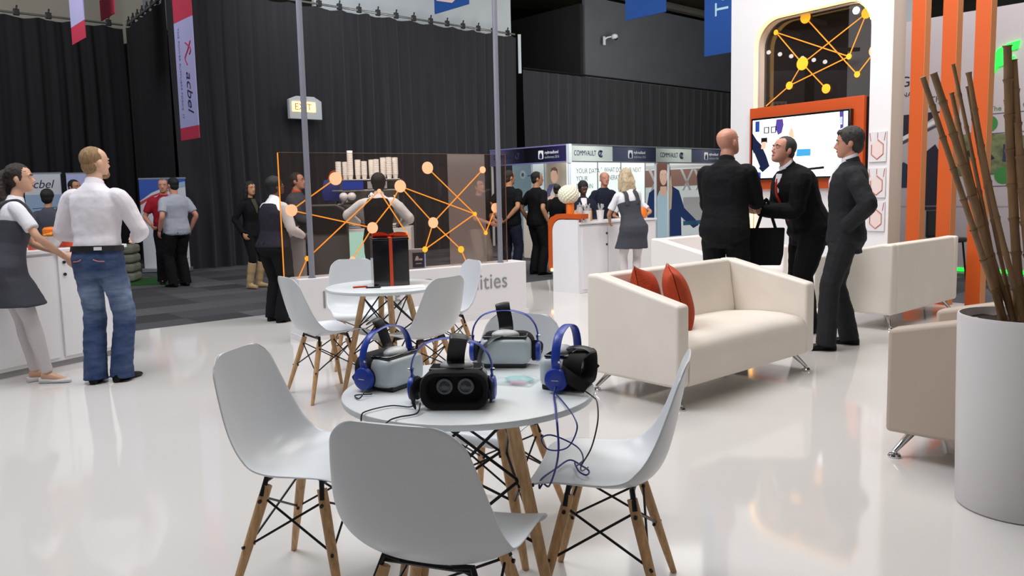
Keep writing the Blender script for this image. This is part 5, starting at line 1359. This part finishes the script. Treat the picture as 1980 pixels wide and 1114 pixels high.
pq(6, [(3.46, .02), (3.42, .9), (3.58, 1.36), (3.98, 1.36), (4.08, .9), (4.05, .02)], 4)
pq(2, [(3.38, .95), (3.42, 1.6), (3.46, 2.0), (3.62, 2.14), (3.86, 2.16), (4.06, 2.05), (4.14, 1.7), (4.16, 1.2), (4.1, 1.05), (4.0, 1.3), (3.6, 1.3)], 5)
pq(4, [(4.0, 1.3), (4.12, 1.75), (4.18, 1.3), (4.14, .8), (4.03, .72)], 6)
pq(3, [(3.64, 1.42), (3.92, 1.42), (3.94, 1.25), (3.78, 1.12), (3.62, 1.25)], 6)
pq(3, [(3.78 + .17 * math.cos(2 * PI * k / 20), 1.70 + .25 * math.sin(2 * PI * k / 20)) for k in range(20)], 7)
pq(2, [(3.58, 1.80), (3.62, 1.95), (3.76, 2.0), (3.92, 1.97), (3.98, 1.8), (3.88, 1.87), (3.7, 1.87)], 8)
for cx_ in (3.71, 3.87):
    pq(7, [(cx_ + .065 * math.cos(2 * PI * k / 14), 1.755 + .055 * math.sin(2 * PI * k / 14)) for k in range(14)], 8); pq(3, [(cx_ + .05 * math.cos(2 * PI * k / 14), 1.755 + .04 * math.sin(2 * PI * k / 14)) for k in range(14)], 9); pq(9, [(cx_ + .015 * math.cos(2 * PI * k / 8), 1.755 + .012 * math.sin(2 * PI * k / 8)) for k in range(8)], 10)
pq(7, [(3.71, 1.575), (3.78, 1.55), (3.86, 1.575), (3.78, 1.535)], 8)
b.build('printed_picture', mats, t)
t = thing('printed_wall', 'pale blue printed booth wall with a seated man in shirtsleeves, under the violet fascia', 'printed wall', (*BW, -.02), -48)
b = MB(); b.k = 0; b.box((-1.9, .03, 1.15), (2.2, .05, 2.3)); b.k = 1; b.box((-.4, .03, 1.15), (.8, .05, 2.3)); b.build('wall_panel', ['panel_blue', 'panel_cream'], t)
b = MB()
for x in (-.8, -1.3, -2.1): b.box((x, -.004, 1.15), (.03, .02, 2.3))
b.build('panel_joint', 'alu_white', t)
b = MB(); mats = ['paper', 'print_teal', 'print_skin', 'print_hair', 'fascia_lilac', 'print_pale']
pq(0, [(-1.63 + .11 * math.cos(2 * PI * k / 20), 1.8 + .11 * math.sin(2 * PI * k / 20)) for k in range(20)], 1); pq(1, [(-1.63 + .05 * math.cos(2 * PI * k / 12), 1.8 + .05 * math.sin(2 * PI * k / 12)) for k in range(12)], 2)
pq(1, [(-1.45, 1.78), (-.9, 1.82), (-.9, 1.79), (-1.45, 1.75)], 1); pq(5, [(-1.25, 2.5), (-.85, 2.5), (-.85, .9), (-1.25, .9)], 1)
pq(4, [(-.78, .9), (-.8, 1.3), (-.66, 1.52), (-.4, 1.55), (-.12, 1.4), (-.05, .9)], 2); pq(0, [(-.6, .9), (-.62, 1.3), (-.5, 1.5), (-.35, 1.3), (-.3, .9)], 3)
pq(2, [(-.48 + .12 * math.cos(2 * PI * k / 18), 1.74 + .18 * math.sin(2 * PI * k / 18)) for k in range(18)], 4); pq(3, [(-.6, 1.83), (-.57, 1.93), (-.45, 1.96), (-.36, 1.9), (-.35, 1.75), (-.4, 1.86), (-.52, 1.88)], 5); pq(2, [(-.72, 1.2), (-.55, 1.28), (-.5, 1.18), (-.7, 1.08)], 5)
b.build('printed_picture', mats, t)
# low white units inside the booth
t = thing('booth_desk', 'low pale desk under the printed man in the booth', 'desk', (.72, 16.4, -.02), -48); b = MB(); b.box((0, 0, .94), (.9, .5, .03)); b.box((0, 0, .46), (.86, .46, .93)); b.build('desk_body', 'white_side', t, bevel=.004)

# ------------------------------------------------------------------ pull-up banners
mm('banner_sky', '#93aac8', .6); mm('banner_royal', '#2c4fa8', .6); mm('banner_white', '#c9cad2', .6); mm('banner_lav', '#a9b0dc', .6)
def rollup(x, y, rz, w, h, label):
    t = thing('pull_up_banner', label, 'banner', (x, y, -.02), rz); b = MB(); b.box((0, 0, .05), (w + .04, .2, .08)); b.build('cassette', 'alu', t, bevel=.01)
    b = MB(); b.box((0, .02, h), (w + .02, .03, .03)); b.build('top_rail', 'alu', t); b = MB(); b.tube([(0, .05, .08), (0, .04, h)], .012, 6); b.build('support_rod', 'alu', t)
    return t
t = rollup(-6.50, 15.0, 4, .84, 1.76, 'pull-up banner with a blue and red curved top behind the two talking men')
b = MB(); mats = ['banner_white', 'banner_royal', 'banner_red', 'banner_sky', 'ink_navy']
pq(0, [(-.42, .09), (.42, .09), (.42, 1.75), (-.42, 1.75)], 0); pq(1, [(-.42, 1.35), (-.2, 1.5), (.15, 1.64), (.42, 1.68), (.42, 1.75), (-.42, 1.75)], 1); pq(3, [(.1, 1.55), (.42, 1.6), (.42, 1.7), (.1, 1.64)], 2); pq(2, [(-.42, 1.27), (-.2, 1.41), (.1, 1.52), (.1, 1.55), (-.2, 1.45), (-.42, 1.33)], 2)
pq(4, [(.30, .72), (.38, .75), (.38, .82), (.33, .8), (.36, .9), (.31, .86)], 2); pq(2, [(.2, .14), (.4, .26), (.4, .27), (.18, .14)], 2); b.build('banner_sheet', mats, t)
t = rollup(-8.35, 14.35, 8, .62, 1.88, 'pale blue pull-up banner with black lettering beyond the ponytailed waitress')
b = MB(); mats = ['banner_sky', 'banner_white', 'ink_navy']; pq(0, [(-.31, .09), (.31, .09), (.31, 1.87), (-.31, 1.87)], 0); pq(1, [(-.3, 1.5), (.3, 1.5), (.3, 1.86), (-.3, 1.86)], 1)
pq(2, [(-.2, 1.25), (.2, 1.27), (.2, 1.28), (-.2, 1.26)], 1); pq(2, [(-.2, 1.15), (.25, 1.17), (.25, 1.18), (-.2, 1.16)], 1); b.build('banner_sheet', mats, t); text('acbel', .21, 'lettering', 'ink_navy', t, (-.26, -.006, 1.62), shear=.3)
t = rollup(-7.55, 14.2, 6, .55, 1.86, 'lavender pull-up banner peeping out behind the fair-haired man')
b = MB(); mats = ['banner_lav', 'banner_white']; pq(0, [(-.275, .09), (.275, .09), (.275, 1.85), (-.275, 1.85)], 0); pq(1, [(-.2, .5), (.2, .5), (.2, 1.2), (-.2, 1.2)], 1); b.build('banner_sheet', mats, t)
mm('bale', '#8a8a7c', .9, bump=.4, bscale=30, var=.15); mm('turf', '#1f5a1c', .95, bump=.5, bscale=120)
for k in range(4):
    t = thing('grey_cushion_block', ['lowest of the stacked grey blocks behind the man in jeans', 'second of the stacked grey blocks behind the man in jeans', 'third of the stacked grey blocks behind the man in jeans', 'topmost of the stacked grey blocks behind the man in jeans'][k], 'block', (-6.66, 13.35, -.008 + k * .155), 10, 'stacked grey blocks'); b = MB(); b.box((0, 0, .078), (.7, .5, .148)); b.build('block_body', 'bale', t, bevel=.05, seg=3)
b = MB(); b.box((0, 0, 0), (1.5, 1.2, .012)); o = b.build('turf_mat', 'turf'); o.location = (-6.4, 13.3, -.014); o.rotation_euler = (0, 0, R(10)); tag(o, 'square of green artificial turf under the stacked grey blocks', 'mat')

# ------------------------------------------------------------------ tote bag, phone and papers of the three men
t = thing('tote_bag', 'black tote bag with long handles hanging between the two men in suits', 'bag', (2.31, 7.22, .64), -10)
b = MB(); b.loft([[(x * w, y * d_, z) for x, y in ((-1, -1), (1, -1), (1, 1), (-1, 1))] for z, w, d_ in ((0, .13, .035), (.1, .15, .045), (.34, .165, .02))]); b.build('bag_body', 'black_cloth', t, bevel=.012)
for s in (-1, 1): b = MB(); ribbon(cr([(-.08, s * .015, .33), (-.04, s * .014, .46), (.0, s * .01, .60), (.045, s * .014, .46), (.085, s * .015, .33)], 5), .024, .003, b, up=(0, 1, 0)); b.build('bag_handle', 'black_cloth', t)
t = thing('phone', 'dark phone held up by the bald man', 'phone', (2.235, 7.46, 1.335), -40); b = MB(); b.box((0, 0, 0), (.075, .15, .009)); b.build('phone_body', 'black_gloss', t, bevel=.004); t.rotation_euler = (R(20), 0, R(-40))
t = thing('paper_sheet', 'white leaflet held under the phone by the bald man', 'paper', (2.20, 7.50, 1.345), -40); b = MB(); b.box((0, 0, .012), (.15, .21, .001)); b.build('sheet', 'paper', t); t.rotation_euler = (R(22), 0, R(-50))
t = thing('business_card', 'small white cards in the hands of the man with the red tie', 'card', (2.24, 7.30, 1.19), 20); b = MB(); b.box((0, 0, 0), (.09, .06, .003)); b.build('card_body', 'paper', t); t.rotation_euler = (R(30), 0, R(20))

# ------------------------------------------------------------------ neighbouring white stand with the green sign
mm('stand_white', '#c9bfc4', .6); mm('photo_dark', '#2a2436', .6); mm('photo_field', '#6f7a54', .6, var=.5, vscale=9); mm('photo_blue', '#26364e', .6); mm('disc_green', '#3f8a42', .6); mm('stand_grey', '#b7aab0', .6)
NW = (6.16, 12.6)
t = thing('neighbour_stand', 'white stand wall with a lit green sign beyond the orange posts', 'stand wall', (*NW, -.02), -48)
b = MB(); pts = [(-.25, 0), (4, 0), (4, 3.84)]
for k in range(9): a = R(90 + 90 * k / 8); pts.append((-.25 + .15 + .15 * math.cos(a), 3.84 - .15 + .15 * math.sin(a)))
b.prism(pts, 0, .3); b.build('wall_body', 'stand_white', t)
b = MB(); b.box((1.9, -.006, .06), (4.2, .012, .05)); b.build('green_strip', 'glow_green', t)
b = MB(); p = [V((1.20, 3.02)), V((1.28, 3.24)), V((1.42, 3.30)), V((1.56, 3.33)), V((1.54, 3.22)), V((1.42, 3.20)), V((1.36, 3.17)), V((1.36, 3.10)), V((1.50, 3.12)), V((1.48, 3.04)), V((1.30, 3.0)), V((1.24, 2.90))]
b.prism([(q.x, q.y) for q in p], -.04, -.001); b.build('green_sign', 'glow_green', t)
text('AGRI', .22, 'lettering', 'ink_navy', t, (-.22, -.004, 2.86)); text('NA', .10, 'lettering', 'ink_navy', t, (-.03, -.004, 2.70)); text('THE', .13, 'lettering', 'ink_dark', t, (.38, -.004, 2.58)); text('The', .10, 'lettering', 'disc_green', t, (1.20, -.004, 2.38)); text('Co', .10, 'lettering', 'disc_green', t, (1.62, -.004, 2.40))
b = MB(); mats = ['photo_dark', 'photo_field', 'photo_blue', 'disc_green', 'stand_grey', 'paper', 'ink_dark']
pq(0, [(-.2, 2.42), (.55, 2.44), (.1, 2.1), (-.2, 2.0)], 1); pq(5, [(-.2, 2.0), (.55, 2.36), (.55, 2.30), (-.2, 1.93)], 2); pq(6, [(-.2, 1.93), (.6, 2.3), (.6, 2.26), (-.2, 1.88)], 1)
pq(2, [(-.2, 1.3), (.15, 1.3), (.15, 1.62), (.02, 1.7), (-.2, 1.45)], 2); pq(1, [(.62, 2.0), (1.0, 2.1), (2.4, 1.9), (2.4, 1.5), (.62, 1.45)], 1); pq(0, [(.9, 1.8), (1.1, 1.95), (1.3, 1.7), (1.1, 1.6)], 2); pq(2, [(1.4, 1.9), (1.9, 1.75), (1.7, 1.6), (1.4, 1.65)], 2)
pq(0, [(.26, .95), (.60, .95), (.62, 1.7), (.48, 1.95), (.30, 1.8)], 2); pq(4, [(.28, .45), (.58, .45), (.60, .94), (.26, .94)], 2)
for cx_, cz_ in ((1.20, 2.2), (1.42, 1.45), (1.75, 1.45), (1.95, 2.2)): pq(3, [(cx_ + .12 * math.cos(2 * PI * k / 20), cz_ + .12 * math.sin(2 * PI * k / 20)) for k in range(20)], 2)
for z in (2.34, 2.06, 1.30): pq(6, [(1.0, z), (2.6, z + .02), (2.6, z + .01), (1.0, z - .01)], 2)
pq(4, [(-.2, 1.0), (2.6, 1.0), (2.6, 1.02), (-.2, 1.02)], 2); b.build('printed_picture', mats, t)
t = thing('bar_stool', 'black stool with a back just visible past the second orange post', 'stool', (5.42, 9.9, -.02), 30)
b = MB(); b.box((0, 0, .66), (.34, .34, .06)); b.build('seat', 'black_plastic', t, bevel=.02); b = MB(); b.box((0, .17, .86), (.32, .03, .34)); b.build('backrest', 'black_plastic', t, bevel=.02)
for sx in (-1, 1):
    for sy in (-1, 1): b = MB(); b.tube([(sx * .13, sy * .13, .63), (sx * .18, sy * .18, 0)], .012, 8); b.build('leg', 'black_metal', t)
# ------------------------------------------------------------------ light
w = bpy.data.worlds.new('hall'); scene.world = w; w.use_nodes = True
w.node_tree.nodes['Background'].inputs['Color'].default_value = (.75, .8, .9, 1)
w.node_tree.nodes['Background'].inputs['Strength'].default_value = .2
def area(name, loc, size, power, col, rot=(0, 0, 0), sy=None):
    l = bpy.data.lights.new(name, 'AREA'); l.energy = power; l.color = col; l.size = size
    if sy: l.shape = 'RECTANGLE'; l.size_y = sy
    o = bpy.data.objects.new(name, l); C.objects.link(o); o.location = loc; o.rotation_euler = tuple(R(a) for a in rot)
    return o
area('hall_lamp', (-3.5, 4.5, 7.2), 4, 300, (.90, .94, 1), sy=5)
area('hall_lamp', (1.5, 7.5, 7.2), 4, 300, (1, .96, .92), sy=5)
area('hall_lamp', (1.0, 0.5, 7.2), 4, 95, (1, .92, .85), sy=4)
area('hall_lamp', (-2.5, 13, 7.5), 5, 110, (.95, .97, 1), sy=4)
area('hall_lamp', (4.5, 16.5, 7.5), 7, 260, (1, 1, 1), sy=5)
area('hall_lamp', (8.5, 8.5, 6.5), 3, 150, (1, .98, .95), sy=3)
for i, (x, y) in enumerate(((.2, 15.5), (2.3, 17))):
    area('booth_lamp', (x, y, 3.6), 1.2, 60, (.95, .98, 1), rot=(55, 0, 42 if i else -20))

def aim(o, tgt):
    o.rotation_euler = (V(tgt) - o.location).to_track_quat('-Z', 'Y').to_euler()
aim(area('side_fill', (-11, 7, 6.5), 3, 200, (.9, .93, 1), sy=3), (-2, 14, 3))  # fill light added to brighten the lilac hanging banner
aim(area('side_fill', (-3, 4, 6.8), 2.5, 165, (.96, .94, 1), sy=2.5), (4.2, 9.8, 2.2))  # second added fill, for the white front of the tower
aim(area('upper_fill', (-9, 11.5, 6.2), 3, 160, (1, .98, .93), sy=3), (-10, 17, 7))  # fill added to lift the upper wall above the far drapes
aim(area('upper_fill', (-3, 15, 6.5), 3, 130, (.95, .98, 1), sy=3), (-1.5, 21, 7))  # another added fill, for the pale bulkhead
aim(area('upper_fill', (5, 19, 4.8), 3, 260, (1, .98, .9), sy=3), (6, 26, 8.5))  # uplight added to raise the dark ceiling and grey wall
aim(area('stand_fill', (3.5, 7, 6.5), 2, 190, (1, .97, .97), sy=2), (7.6, 11, 2.2))  # aimed fill added to brighten the neighbouring stand wall
aim(area('bar_fill', (-1.6, 8.7, 3.2), .6, 28, (1, .98, .95)), (-1.8, 10, 1.3))  # small fill added to brighten the steel coffee machine
